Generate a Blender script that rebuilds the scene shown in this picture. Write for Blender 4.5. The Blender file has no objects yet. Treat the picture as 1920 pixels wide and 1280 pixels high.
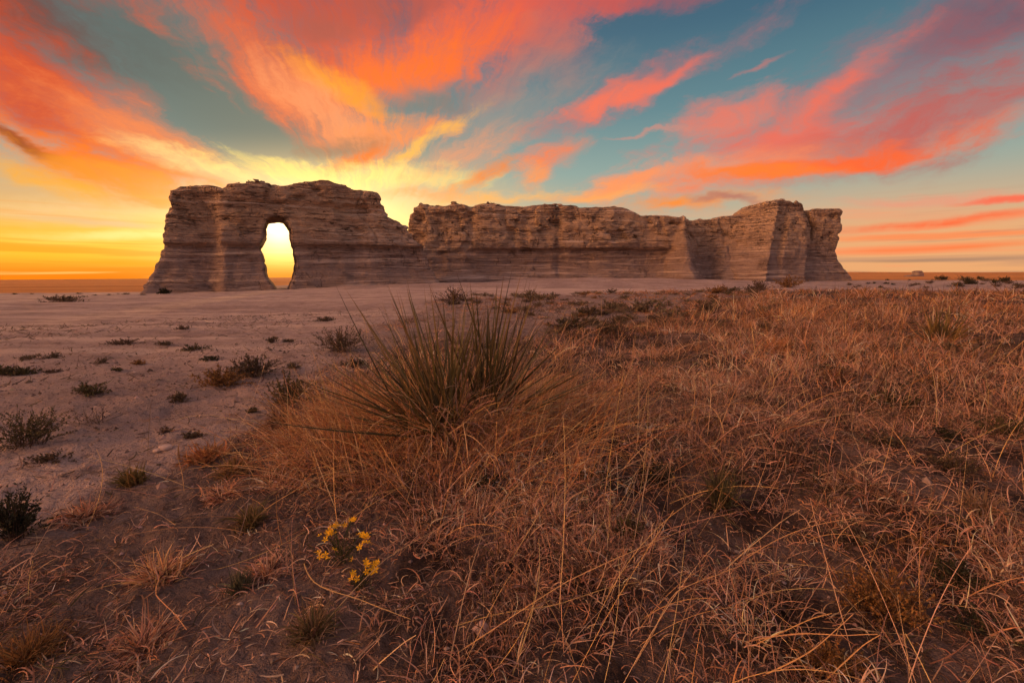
import bpy, math, os
import numpy as np
from mathutils import Matrix, Vector

S = bpy.context.scene
COL = S.collection
R = math.radians
RNG = np.random.RandomState(7)

# ------------------------------------------------------------------ camera
CAMZ = 1.0
F = 1920 * 16.0 / 36.0            # focal length in photo pixels
PITCH = math.atan((640 - 517) / F)
ROLL = R(0.44)
cP, sP = math.cos(PITCH), math.sin(PITCH)
_f = np.array([0, cP, -sP]); _r0 = np.array([1.0, 0, 0]); _u0 = np.array([0, sP, cP])
_r = _r0 * math.cos(ROLL) - _u0 * math.sin(ROLL)
_u = _u0 * math.cos(ROLL) + _r0 * math.sin(ROLL)
cam = bpy.data.cameras.new("camera")
cam.lens = 16.0; cam.sensor_width = 36.0; cam.clip_start = 0.02; cam.clip_end = 20000
cam_o = bpy.data.objects.new("camera", cam); COL.objects.link(cam_o)
M4 = Matrix([[*_p] for _p in zip(_r, _u, -_f)]).to_4x4()
M4.translation = Vector((0, 0, CAMZ))
cam_o.matrix_world = M4
S.camera = cam_o


def ray(px, py):
    d = _f + _r * ((px - 960) / F) + _u * ((640 - py) / F)
    return d


def at(px, py, Y):
    """world point seen at photo pixel px,py at distance Y along +Y"""
    d = ray(px, py); d = d * (Y / d[1])
    return d + np.array([0, 0, CAMZ])


def on_ground(px, py, z=0.0):
    d = ray(px, py)
    k = (z - CAMZ) / min(d[2], -1e-3)
    return d * k + np.array([0, 0, CAMZ])


def project(x, y, z):
    p = np.stack([np.asarray(x, float), np.asarray(y, float), np.asarray(z, float) - CAMZ], -1)
    w = np.maximum(p @ _f, 1e-3)
    return 960 + F * (p @ _r) / w, 640 - F * (p @ _u) / w, p @ _f


# ------------------------------------------------------------------ sun, world, exposure
S.view_settings.view_transform = 'Standard'
S.view_settings.look = 'None'
S.view_settings.exposure = 0.0
S.view_settings.gamma = 1.0
SUN_PX = (668, 446)
sd = ray(*SUN_PX); sd = sd / np.linalg.norm(sd)
SUN_AZ = math.atan2(sd[0], sd[1]); SUN_EL = math.asin(sd[2])
sun = bpy.data.lights.new("sun", 'SUN'); sun.energy = 2.0; sun.angle = R(0.6); sun.color = (1.0, 0.48, 0.17)
sun_o = bpy.data.objects.new("sun", sun); COL.objects.link(sun_o)
sun_o.rotation_euler = Vector((-sd[0], -sd[1], -sd[2])).to_track_quat('-Z', 'Y').to_euler()

W = bpy.data.worlds.new("World"); S.world = W; W.use_nodes = True
nt = W.node_tree; nt.nodes.clear()


def lin(c):
    out = []
    for v in c:
        v = v / 255.0
        out.append(v / 12.92 if v <= 0.04045 else ((v + 0.055) / 1.055) ** 2.4)
    return (*out, 1.0)


class NT:
    """small helper to write node trees as expressions"""
    def __init__(self, tree): self.t = tree
    def n(self, typ, **kw):
        nd = self.t.nodes.new(typ)
        for k, v in kw.items(): setattr(nd, k, v)
        return nd
    def put(self, sock, v):
        if isinstance(v, bpy.types.NodeSocket): self.t.links.new(v, sock)
        elif v is not None: sock.default_value = v
    def math(self, op, a, b=None, c=None, clamp=False):
        nd = self.n('ShaderNodeMath', operation=op, use_clamp=clamp)
        for i, v in enumerate((a, b, c)):
            if v is not None: self.put(nd.inputs[i], v)
        return nd.outputs[0]
    def vmath(self, op, a, b=None, scale=None):
        nd = self.n('ShaderNodeVectorMath', operation=op)
        self.put(nd.inputs[0], a)
        if b is not None: self.put(nd.inputs[1], b)
        if scale is not None: self.put(nd.inputs['Scale'], scale)
        return nd.outputs['Value'] if op in ('LENGTH', 'DOT_PRODUCT', 'DISTANCE') else nd.outputs[0]
    def noise(self, vec, scale, detail=4.0, rough=0.55, dist=0.0, color=False, lac=2.0):
        nd = self.n('ShaderNodeTexNoise')
        self.put(nd.inputs['Vector'], vec); nd.inputs['Scale'].default_value = scale
        nd.inputs['Detail'].default_value = detail; nd.inputs['Roughness'].default_value = rough
        nd.inputs['Distortion'].default_value = dist; nd.inputs['Lacunarity'].default_value = lac
        return nd.outputs['Color' if color else 'Fac']
    def mapping(self, vec, loc=(0, 0, 0), rot=(0, 0, 0), scale=(1, 1, 1), typ='POINT'):
        nd = self.n('ShaderNodeMapping', vector_type=typ)
        self.put(nd.inputs['Vector'], vec)
        nd.inputs['Location'].default_value = loc if typ != 'VECTOR' else (0, 0, 0)
        nd.inputs['Rotation'].default_value = rot; nd.inputs['Scale'].default_value = scale
        return nd.outputs[0]
    def rng(self, v, a, b, c=0.0, d=1.0, smooth=True):
        nd = self.n('ShaderNodeMapRange', interpolation_type='SMOOTHSTEP' if smooth else 'LINEAR')
        for i, x in enumerate((v, a, b, c, d)): self.put(nd.inputs[i], x)
        return nd.outputs[0]
    def mix(self, f, a, b, mode='MIX'):
        nd = self.n('ShaderNodeMix', data_type='RGBA', blend_type=mode, clamp_factor=True)
        self.put(nd.inputs[0], f); self.put(nd.inputs[6], a); self.put(nd.inputs[7], b)
        return nd.outputs[2]
    def ramp(self, f, stops, interp='LINEAR'):
        nd = self.n('ShaderNodeValToRGB'); cr = nd.color_ramp; cr.interpolation = interp
        while len(cr.elements) > 1: cr.elements.remove(cr.elements[-1])
        cr.elements[0].position = stops[0][0]; cr.elements[0].color = stops[0][1]
        for p, c in stops[1:]:
            e = cr.elements.new(p); e.color = c
        self.put(nd.inputs[0], f)
        return nd.outputs[0]
    def comb(self, x, y, z):
        nd = self.n('ShaderNodeCombineXYZ')
        for i, v in enumerate((x, y, z)): self.put(nd.inputs[i], v)
        return nd.outputs[0]
    def sep(self, v):
        nd = self.n('ShaderNodeSeparateXYZ'); self.put(nd.inputs[0], v)
        return nd.outputs


def azel(px, py):
    d = ray(px, py); d = d / np.linalg.norm(d)
    return np.array([math.atan2(d[0], d[1]), math.asin(d[2])])


w = NT(nt)
DIR = w.n('ShaderNodeTexCoord').outputs['Generated']
dx, dy, dz = w.sep(DIR)[0:3]
AZ = w.math('ARCTAN2', dx, dy); EL = w.math('ARCSINE', dz)
P0 = w.comb(AZ, EL, 1.0)
lowfac = w.rng(EL, 0.02, 0.20, 0.95, 0.0)
# soft large-scale warp and streaks that run towards the sun's place on the horizon
wc = w.noise(w.mapping(DIR, scale=(1, 1, 1.7)), 3.2, 3.0, 0.55, color=True)
warp = w.vmath('SCALE', w.vmath('SUBTRACT', wc, (0.5, 0.5, 0.5)), scale=w.math('MULTIPLY', w.math('SUBTRACT', 1.0, lowfac), 0.10))
wc2 = w.noise(w.mapping(DIR, scale=(1, 1, 2.2)), 13.0, 4.0, 0.6, color=True)
warp2 = w.vmath('SCALE', w.vmath('SUBTRACT', wc2, (0.5, 0.5, 0.5)), scale=w.math('MULTIPLY', w.math('SUBTRACT', 1.0, lowfac), 0.05))
P1 = w.vmath('ADD', P0, w.vmath('MULTIPLY', w.vmath('ADD', warp, warp2), (1, 1, 0)))
sunp = azel(700, 470)
rel = w.vmath('SUBTRACT', P1, (sunp[0], sunp[1], 1.0))
rr = w.vmath('LENGTH', rel)
rn = w.vmath('NORMALIZE', rel)
rx, ry, _z = w.sep(rn)[0:3]
rad = w.comb(w.math('MULTIPLY', rx, 5.0), w.math('MULTIPLY', ry, 5.0), w.math('MULTIPLY', rr, 1.7))
streak = w.math('SUBTRACT', w.noise(rad, 2.3, 7.0, 0.68), 0.5)
fb = w.math('SUBTRACT', w.noise(w.mapping(DIR, scale=(1, 1, 2.0)), 7.0, 8.0, 0.67, 0.5), 0.5)
NOI = w.math('ADD', w.math('MULTIPLY', streak, 1.75), w.math('MULTIPLY', fb, 1.95))
fib = w.noise(w.comb(w.math('MULTIPLY', rx, 9.0), w.math('MULTIPLY', ry, 9.0), w.math('MULTIPLY', rr, 7.0)), 2.0, 6.0, 0.66, 0.6)
FIBRE = w.math('MAXIMUM', w.rng(fib, 0.34, 0.58, 0.70, 1.0), lowfac)
# low streaks near the horizon are level
lowv = w.comb(w.math('MULTIPLY', AZ, 2.2), w.math('MULTIPLY', EL, 42.0), 3.3)
low = w.math('SUBTRACT', w.noise(lowv, 1.0, 5.0, 0.58, 0.3), 0.5)
NOI = w.math('ADD', w.math('MULTIPLY', NOI, w.math('SUBTRACT', 1.0, lowfac)),
             w.math('MULTIPLY', low, w.math('MULTIPLY', lowfac, 2.2)))

# clear-sky gradient by height
sky = w.ramp(w.math('DIVIDE', EL, math.pi / 2, clamp=True), [
    (0.00, lin((236, 165, 100))), (0.035, lin((232, 172, 118))), (0.07, lin((190, 176, 148))),
    (0.13, lin((140, 165, 158))), (0.20, lin((98, 135, 143))), (0.28, lin((66, 104, 124))),
    (0.36, lin((46, 80, 106))), (0.50, lin((98, 92, 104))), (1.0, lin((150, 112, 112)))])
nish = w.n('ShaderNodeTexSky', sky_type='NISHITA', sun_disc=False)
nish.sun_elevation = SUN_EL; nish.sun_rotation = SUN_AZ; nish.dust_density = 2.0


def blob(base, px, py, a, b, ang, col, alpha=0.9, noise=1.0, soft=1.0, P=None):
    """one bank of cloud: an ellipse on the sky dome with wind-torn edges"""
    c = azel(px, py); t = R(ang)
    ua = (azel(px + a * math.cos(t), py + a * math.sin(t)) - azel(px - a * math.cos(t), py - a * math.sin(t))) / 2
    ub = (azel(px - b * math.sin(t), py + b * math.cos(t)) - azel(px + b * math.sin(t), py - b * math.cos(t))) / 2
    la, lb = np.linalg.norm(ua), np.linalg.norm(ub)
    th = math.atan2(ua[1], ua[0])
    # (a vanishing share of the colour so far keeps the node order sequential: the shader stack is small)
    pin = w.n('ShaderNodeVectorMath', operation='MULTIPLY_ADD')
    w.put(pin.inputs[0], base); pin.inputs[1].default_value = (1e-9, 1e-9, 1e-9)
    w.put(pin.inputs[2], P if P is not None else P1)
    ct, st = math.cos(th), math.sin(th)
    u = w.vmath('DOT_PRODUCT', pin.outputs[0], (ct / la, st / la, -(ct * c[0] + st * c[1]) / la))
    v = w.vmath('DOT_PRODUCT', pin.outputs[0], (-st / lb, ct / lb, -(-st * c[0] + ct * c[1]) / lb))
    L = w.math('SQRT', w.math('MULTIPLY_ADD', u, u, w.math('MULTIPLY', v, v)))
    if noise: L = w.math('MULTIPLY_ADD', NOI, -noise, L)
    m = w.rng(L, 1.0 + 0.45 * soft, 1.0 - 0.85 * soft, 0.0, alpha)
    if noise and b > 9: m = w.math('MULTIPLY', m, FIBRE)
    return w.mix(m, base, lin(col))


# broad glows of the clear air (no cloud edges)
for args in [
    (430, 180, 560, 200, 25, (94, 110, 104), .88),
    (60, 440, 560, 130, 0, (244, 178, 92), .8),
    (640, 400, 360, 100, 0, (252, 205, 130), .75),
    (110, 470, 420, 75, 0, (255, 196, 40), .95),
    (620, 480, 380, 80, 0, (255, 200, 60), .95),
    (80, 522, 560, 34, 0, (255, 128, 8), .95),
    (660, 522, 240, 24, 0, (255, 130, 20), .9),
    (1700, 470, 480, 110, 0, (238, 172, 118), .75),
]:
    sky = blob(sky, *args[:6], args[6], noise=0.0, soft=1.1, P=P0)

CLOUDS = [
    # px, py, half length, half width, angle, colour, alpha, noise, softness
    (250, 70, 150, 60, 35, (86, 98, 96), .7, .7, 1),
    (10, 0, 230, 80, 30, (104, 62, 58), .85, .8, 1),
    (40, 110, 190, 80, 50, (164, 62, 42), .85, .9, 1),
    (150, 215, 330, 82, 31, (232, 80, 30), .9, .9, 1),
    (60, 190, 170, 60, 35, (205, 66, 34), .7, 1, 1),
    (330, 285, 260, 45, 24, (250, 140, 80), .8, 1, 1),
    (130, 292, 290, 42, 18, (255, 118, 16), .97, 1.1, 1),
    (25, 262, 150, 20, 24, (126, 46, 24), .85, .7, 1),
    (240, 345, 270, 30, 14, (255, 150, 30), .8, 1, 1),
    (60, 335, 160, 22, 14, (255, 172, 40), .8, 1, 1),
    (420, 322, 150, 20, 14, (255, 222, 140), .8, 1.1, 1),
    (520, 305, 110, 14, 16, (255, 226, 120), .8, 1.1, 1),
    (120, 400, 240, 22, 3, (250, 205, 150), .6, 1, 1),
    (250, 440, 200, 12, -2, (255, 236, 140), .8, 1, 1),
    (120, 455, 170, 9, 2, (255, 214, 80), .7, 1, 1),
    (255, 494, 90, 7, 2, (255, 170, 30), .8, 1, 1),
    (200, 418, 160, 8, 4, (225, 185, 140), .6, 1, 1),
    # centre V of coral cloud
    (600, 10, 420, 70, 2, (186, 72, 58), .85, .9, 1),
    (520, 150, 310, 66, 38, (230, 98, 56), .88, 1, 1),
    (640, 90, 210, 90, 10, (214, 76, 48), .85, .9, 1),
    (880, 75, 330, 78, -20, (246, 96, 58), .92, .9, 1),
    (1010, 40, 170, 50, -14, (226, 90, 74), .7, 1, 1),
    (745, 135, 200, 52, -14, (255, 112, 34), .95, .8, 1),
    (640, 165, 110, 26, 26, (255, 160, 46), .9, .9, 1),
    (680, 190, 60, 22, 35, (255, 150, 40), .85, .8, 1),
    (610, 58, 75, 34, 5, (166, 84, 76), .75, .9, 1),
    (770, 45, 80, 26, -20, (164, 82, 80), .7, .9, 1),
    (715, 20, 60, 30, 5, (170, 84, 76), .6, .9, 1),
    (1035, 105, 60, 70, 12, (170, 108, 106), .6, 1.0, 1),
    (960, 150, 120, 26, -30, (196, 110, 98), .55, 1.2, 1),
    (1150, 8, 190, 30, -8, (190, 84, 84), .7, 1, 1),
    (930, 235, 190, 60, -24, (152, 142, 134), .6, .7, 1),
    (800, 182, 90, 32, -5, (104, 120, 120), .85, .9, 1),
    (640, 235, 180, 40, 34, (245, 150, 98), .85, 1, 1),
    (750, 250, 105, 32, -8, (250, 138, 74), .9, 1, 1),
    (640, 278, 85, 20, -6, (120, 100, 88), .65, .9, 1),
    (660, 304, 75, 20, -22, (238, 104, 18), .95, .8, 1),
    (770, 285, 120, 17, -32, (255, 186, 76), .85, 1.0, 1),
    (560, 330, 170, 20, 10, (255, 226, 120), .85, .9, 1),
    (760, 335, 150, 24, 4, (255, 232, 130), .9, .9, 1),
    (870, 300, 130, 34, -22, (236, 150, 106), .7, 1, 1),
    (915, 335, 75, 15, -24, (246, 128, 40), .85, .9, 1),
    (800, 372, 120, 10, 4, (238, 150, 84), .7, 1, 1),
    (1040, 297, 66, 30, -28, (255, 122, 66), .95, .7, 1),
    (1008, 332, 40, 24, -30, (255, 150, 78), .9, .7, 1),
    (960, 375, 160, 12, -4, (255, 180, 90), .8, 1, 1),
    # right-hand fans
    (1215, 160, 240, 30, -24, (205, 106, 100), .7, 1, 1),
    (1175, 182, 120, 22, -16, (250, 116, 86), .92, .8, 1),
    (1260, 145, 110, 17, -30, (246, 112, 88), .8, .8, 1),
    (1420, 130, 60, 7, -22, (200, 120, 112), .6, .8, 1),
    (1900, 20, 260, 60, -20, (62, 70, 92), .8, .6, 1),
    (1640, 160, 460, 80, -27, (170, 100, 104), .62, 1.1, 1),
    (1790, 215, 290, 80, -18, (184, 86, 82), .68, 1.1, 1),
    (1370, 222, 120, 34, -18, (240, 120, 96), .85, 1, 1),
    (1540, 195, 190, 30, -34, (250, 112, 84), .92, .8, 1),
    (1430, 268, 230, 34, -12, (236, 112, 92), .8, 1, 1),
    (1210, 256, 80, 5, -8, (214, 140, 122), .6, .6, 1),
    (1700, 250, 330, 52, -15, (206, 94, 84), .7, 1.1, 1),
    (1330, 332, 240, 34, -8, (250, 142, 98), .85, 1, 1),
    (1590, 303, 350, 20, -9, (255, 104, 50), .97, .6, .9),
    (1420, 330, 150, 15, -5, (255, 128, 48), .95, .7, 1),
    (1165, 352, 90, 14, -16, (255, 150, 92), .85, .9, 1),
    (1300, 383, 150, 12, -2, (255, 140, 40), .92, .7, 1),
    (1370, 380, 70, 8, 4, (176, 116, 104), .8, .6, 1),
    (1110, 372, 120, 10, -4, (255, 168, 90), .8, .8, 1),
    (1730, 372, 160, 10, -3, (240, 150, 120), .7, .9, 1),
    (1900, 371, 110, 7, -4, (255, 104, 74), .9, .6, 1),
    (1770, 412, 230, 10, -6, (255, 102, 54), .97, .6, 1),
    (1680, 400, 160, 14, -2, (240, 160, 118), .6, 1, 1),
    (1760, 440, 230, 7, -2, (255, 138, 80), .8, .8, 1),
    (1720, 466, 240, 9, -3, (255, 122, 62), .92, .7, 1),
    (1760, 487, 230, 4, -1, (160, 126, 98), .8, .6, 1),
]
for c in CLOUDS:
    sky = blob(sky, *c)
# thin level streaks low in the sky
ls = w.noise(w.comb(w.math('MULTIPLY', AZ, 2.6), w.math('MULTIPLY', EL, 75.0), 1.7), 1.0, 4.0, 0.55, 0.4)
lowb = w.rng(EL, 0.16, 0.03)
sky = w.mix(w.math('MULTIPLY', w.rng(ls, .52, .66), w.math('MULTIPLY', lowb, .55)), sky, w.mix(w.rng(AZ, -0.1, 0.25), lin((255, 222, 120)), lin((255, 150, 98))))
sky = w.mix(w.math('MULTIPLY', w.rng(ls, .46, .34), w.math('MULTIPLY', lowb, .5)), sky, w.mix(w.rng(AZ, -0.1, 0.25), lin((250, 140, 20)), lin((186, 140, 112))))
# white core round the sun's place: brighter than the screen can show
dsun = w.vmath('DOT_PRODUCT', DIR, tuple(azel_d for azel_d in sd))
ang = w.math('ARCCOSINE', w.math('MINIMUM', dsun, 1.0))
gcen = azel(580, 425)
g1 = w.math('EXPONENT', w.math('MULTIPLY', w.math('ADD', w.math('POWER', w.math('ABSOLUTE', w.math('DIVIDE', w.math('SUBTRACT', AZ, gcen[0]), 0.19)), 2.0), w.math('POWER', w.math('ABSOLUTE', w.math('DIVIDE', w.math('SUBTRACT', EL, gcen[1]), 0.072)), 2.0)), -1.0))
g2 = w.math('EXPONENT', w.math('MULTIPLY', w.math('DIVIDE', ang, 0.22), -1.0))
lowsun = w.rng(EL, 0.0, 0.06, 0.15, 1.0)
core = w.vmath('DOT_PRODUCT', DIR, tuple(float(t) for t in ray(522, 424) / np.linalg.norm(ray(522, 424))))
g3 = w.math('EXPONENT', w.math('MULTIPLY', w.math('SUBTRACT', 1.0, core), -1500.0))
g1 = w.math('MULTIPLY', g1, lowsun)
gl = w.vmath('ADD', w.vmath('ADD', w.vmath('SCALE', (1.0, .9, .7), scale=w.math('MULTIPLY', g3, 1.0)), w.vmath('SCALE', (1.0, .72, .32), scale=w.math('MULTIPLY', g1, 1.15))),
             w.vmath('SCALE', (1.0, .52, .12), scale=w.math('MULTIPLY', w.math('MULTIPLY', g2, 0.20), lowsun)))
W.cycles.sampling_method = 'NONE'
# overcast of lit cloud overhead and behind the camera
back = w.rng(dy, 0.25, -0.25)
bk = w.mix(w.rng(w.noise(DIR, 2.4, 5.0, 0.6), 0.35, 0.65), (.33, .27, .31, 1), (.68, .41, .38, 1))
over = w.rng(EL, 0.62, 0.95)
sky = w.mix(w.math('MAXIMUM', w.math('MULTIPLY', back, w.rng(EL, -0.1, 0.02)), over), sky, bk)
# added orange glow patch, unseen behind left, to side-light tower and grass
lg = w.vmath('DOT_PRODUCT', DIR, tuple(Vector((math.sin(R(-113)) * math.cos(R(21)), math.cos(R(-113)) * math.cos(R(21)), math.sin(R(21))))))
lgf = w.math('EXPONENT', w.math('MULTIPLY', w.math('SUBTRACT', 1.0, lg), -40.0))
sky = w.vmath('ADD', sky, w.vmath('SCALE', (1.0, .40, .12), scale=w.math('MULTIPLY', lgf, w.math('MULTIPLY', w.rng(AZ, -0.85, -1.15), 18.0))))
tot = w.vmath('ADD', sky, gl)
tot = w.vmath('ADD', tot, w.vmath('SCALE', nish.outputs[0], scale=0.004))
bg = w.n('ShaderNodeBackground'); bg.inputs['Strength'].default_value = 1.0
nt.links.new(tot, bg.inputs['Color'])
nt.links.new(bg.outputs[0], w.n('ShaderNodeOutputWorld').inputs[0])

S.cycles.max_bounces = 5; S.cycles.diffuse_bounces = 3; S.cycles.glossy_bounces = 2
S.cycles.transmission_bounces = 2; S.cycles.transparent_max_bounces = 4
S.cycles.caustics_reflective = False; S.cycles.caustics_refractive = False
S.cycles.use_denoising = True
S.cycles.use_adaptive_sampling = False

# ------------------------------------------------------------------ helpers


def tag(o, label=None, cat=None, group=None, kind=None):
    for k, v in (("label", label), ("category", cat), ("group", group), ("kind", kind)):
        if v: o[k] = v
    return o


def mesh_obj(name, V, Fq, mat, parent=None, col=None, smooth=True, tris=None):
    """V (n,3); Fq (m,4) quads and/or tris (k,3)"""
    me = bpy.data.meshes.new(name)
    V = np.asarray(V, np.float32)
    nq = 0 if Fq is None else len(Fq); nt_ = 0 if tris is None else len(tris)
    me.vertices.add(len(V)); me.vertices.foreach_set("co", V.ravel())
    idx = []
    if nq: idx.append(np.asarray(Fq, np.int32).ravel())
    if nt_: idx.append(np.asarray(tris, np.int32).ravel())
    idx = np.concatenate(idx)
    me.loops.add(len(idx)); me.loops.foreach_set("vertex_index", idx)
    me.polygons.add(nq + nt_)
    st = np.concatenate([np.arange(nq) * 4, nq * 4 + np.arange(nt_) * 3]).astype(np.int32)
    me.polygons.foreach_set("loop_start", st)
    me.polygons.foreach_set("use_smooth", np.full(nq + nt_, smooth))
    if col is not None:
        ca = me.color_attributes.new("tint", 'FLOAT_COLOR', 'POINT')
        c4 = np.ones((len(V), 4), np.float32); c4[:, :3] = col
        ca.data.foreach_set("color", c4.ravel())
    me.update(calc_edges=True)
    me.materials.append(mat)
    o = bpy.data.objects.new(name, me); COL.objects.link(o)
    if parent is not None: o.parent = parent
    return o


def empty(name, loc):
    o = bpy.data.objects.new(name, None); o.empty_display_size = 0.1
    o.location = loc; COL.objects.link(o)
    return o


def hash3(i, j, k, seed):
    n = (i.astype(np.int64) * 374761393 + j.astype(np.int64) * 668265263 + k.astype(np.int64) * 2147483647 + seed * 1274126177) & 0xffffffff
    n = ((n ^ (n >> 13)) * 1274126177) & 0xffffffff
    n = ((n ^ (n >> 16)) * 2246822519) & 0xffffffff
    return ((n ^ (n >> 15)) & 0xffffff) / float(0xffffff)


def vnoise(x, y, z=None, seed=0):
    if z is None: z = np.zeros_like(x)
    x, y, z = np.broadcast_arrays(x, y, z)
    xi, yi, zi = np.floor(x), np.floor(y), np.floor(z)
    fx, fy, fz = x - xi, y - yi, z - zi
    fx, fy, fz = (t * t * (3 - 2 * t) for t in (fx, fy, fz))
    out = 0
    for a in (0, 1):
        for b in (0, 1):
            for c in (0, 1):
                wgt = (fx if a else 1 - fx) * (fy if b else 1 - fy) * (fz if c else 1 - fz)
                out = out + wgt * hash3(xi + a, yi + b, zi + c, seed)
    return out * 2 - 1


def fbm(x, y, z=None, oct=4, seed=0, gain=0.5):
    s = 0; a = 1.0; t = 0
    for o in range(oct):
        s = s + a * vnoise(x * 2 ** o + 17.3 * o, y * 2 ** o - 9.1 * o, None if z is None else z * 2 ** o + 4.7 * o, seed + o)
        t += a; a *= gain
    return s / t


def ss(a, b, x):
    t = np.clip((x - a) / (b - a), 0, 1)
    return t * t * (3 - 2 * t)


def inpoly(px, py, poly):
    px = np.asarray(px); py = np.asarray(py)
    c = np.zeros(px.shape, bool); n = len(poly)
    for i in range(n):
        x1, y1 = poly[i]; x2, y2 = poly[(i + 1) % n]
        if y1 == y2: continue
        k = ((y1 > py) != (y2 > py)) & (px < (x2 - x1) * (py - y1) / (y2 - y1) + x1)
        c ^= k
    return c


def sdpoly(x, y, poly):
    """signed distance, positive inside"""
    d2 = np.full(x.shape, 1e18)
    n = len(poly)
    for i in range(n):
        ax, ay = poly[i]; bx, by = poly[(i + 1) % n]
        ex, ey = bx - ax, by - ay
        wx, wy = x - ax, y - ay
        t = np.clip((wx * ex + wy * ey) / (ex * ex + ey * ey + 1e-12), 0, 1)
        d2 = np.minimum(d2, (wx - t * ex) ** 2 + (wy - t * ey) ** 2)
    return np.where(inpoly(x, y, poly), 1.0, -1.0) * np.sqrt(d2)


# ------------------------------------------------------------------ materials


def new_mat(name):
    m = bpy.data.materials.new(name); m.use_nodes = True
    m.node_tree.nodes.clear()
    g = NT(m.node_tree)
    out = g.n('ShaderNodeOutputMaterial')
    return m, g, out


def bsdf(g, out, col, rough=0.95, normal=None, spec=0.15):
    b = g.n('ShaderNodeBsdfPrincipled')
    g.put(b.inputs['Base Color'], col); g.put(b.inputs['Roughness'], rough)
    b.inputs['Specular IOR Level'].default_value = spec
    if normal is not None: g.put(b.inputs['Normal'], normal)
    g.t.links.new(b.outputs[0], out.inputs[0])
    return b


def bump(g, h, strength=0.5, dist=0.1, normal=None):
    nd = g.n('ShaderNodeBump'); nd.inputs['Strength'].default_value = strength; nd.inputs['Distance'].default_value = dist
    g.put(nd.inputs['Height'], h)
    if normal is not None: g.put(nd.inputs['Normal'], normal)
    return nd.outputs[0]


def mat_ground():
    m, g, out = new_mat("ground_earth")
    P = g.n('ShaderNodeNewGeometry').outputs['Position']
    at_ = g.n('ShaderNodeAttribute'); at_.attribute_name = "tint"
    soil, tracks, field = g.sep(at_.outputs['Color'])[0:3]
    n1 = g.noise(P, 0.35, 6, 0.6); n2 = g.noise(P, 3.0, 6, 0.65); n3 = g.noise(P, 22.0, 5, 0.65)
    chalk = g.mix(g.rng(n1, 0.35, 0.68), (0.35, 0.26, 0.235, 1), (0.52, 0.40, 0.36, 1))
    chalk = g.mix(g.rng(n2, 0.48, 0.70, 0, .7), chalk, (0.22, 0.155, 0.135, 1))
    chalk = g.mix(g.rng(n3, 0.53, 0.68, 0, .6), chalk, (0.17, 0.115, 0.098, 1))
    # pale wheel-worn streaks along the track
    q = g.mapping(P, rot=(0, 0, -R(61)), scale=(0.05, 1.1, 1))
    q2 = g.mapping(P, rot=(0, 0, -R(8)), scale=(0.05, 0.9, 1))
    st1 = g.rng(g.noise(q, 1.0, 5, 0.6), 0.47, 0.64); st2 = g.rng(g.noise(q2, 1.0, 5, 0.6), 0.47, 0.64)
    worn = g.math('MULTIPLY', tracks, g.math('MAXIMUM', st1, g.math('MULTIPLY', st2, 0.8)))
    chalk = g.mix(g.math('MULTIPLY', worn, 0.75), chalk, (0.70, 0.55, 0.47, 1))
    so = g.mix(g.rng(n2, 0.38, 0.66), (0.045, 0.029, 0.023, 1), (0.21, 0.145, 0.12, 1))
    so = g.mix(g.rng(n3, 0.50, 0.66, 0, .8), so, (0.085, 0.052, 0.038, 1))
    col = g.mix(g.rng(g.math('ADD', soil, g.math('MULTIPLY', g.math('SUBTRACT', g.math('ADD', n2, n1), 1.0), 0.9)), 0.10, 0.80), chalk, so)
    fq = g.mapping(P, scale=(0.01, 0.045, 1))
    fc = g.mix(g.rng(g.noise(fq, 1.0, 6, 0.65), 0.35, 0.65), (0.46, 0.19, 0.055, 1), (0.60, 0.27, 0.09, 1))
    fc = g.mix(g.rng(g.noise(g.mapping(P, scale=(0.03, 0.12, 1)), 1.0, 5, 0.7), 0.56, 0.68, 0, .6), fc, (0.20, 0.085, 0.035, 1))
    col = g.mix(field, col, fc)
    # crusted, trampled surface with pebbles and cracks
    v = g.n('ShaderNodeTexVoronoi', feature='DISTANCE_TO_EDGE'); g.put(v.inputs['Vector'], g.vmath('ADD', P, g.vmath('SCALE', g.noise(P, 9, 3, .6, color=True), scale=0.12)))
    v.inputs['Scale'].default_value = 9.0
    crack = g.rng(v.outputs['Distance'], 0.0, 0.07)
    rip = g.noise(g.mapping(P, rot=(0, 0, R(25)), scale=(4, 17, 6)), 1.0, 5, .6)
    h = g.math('ADD', g.math('MULTIPLY', n3, 0.5), g.math('ADD', g.math('MULTIPLY', n2, 0.7), g.math('MULTIPLY', rip, 0.45)))
    h = g.math('ADD', h, g.math('MULTIPLY', crack, g.rng(n1, .45, .62, 0.0, 0.12)))
    h = g.math('ADD', h, g.math('MULTIPLY', g.noise(P, 75, 3, .6), 0.22))
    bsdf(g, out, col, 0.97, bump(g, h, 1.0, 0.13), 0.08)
    return m


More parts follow.
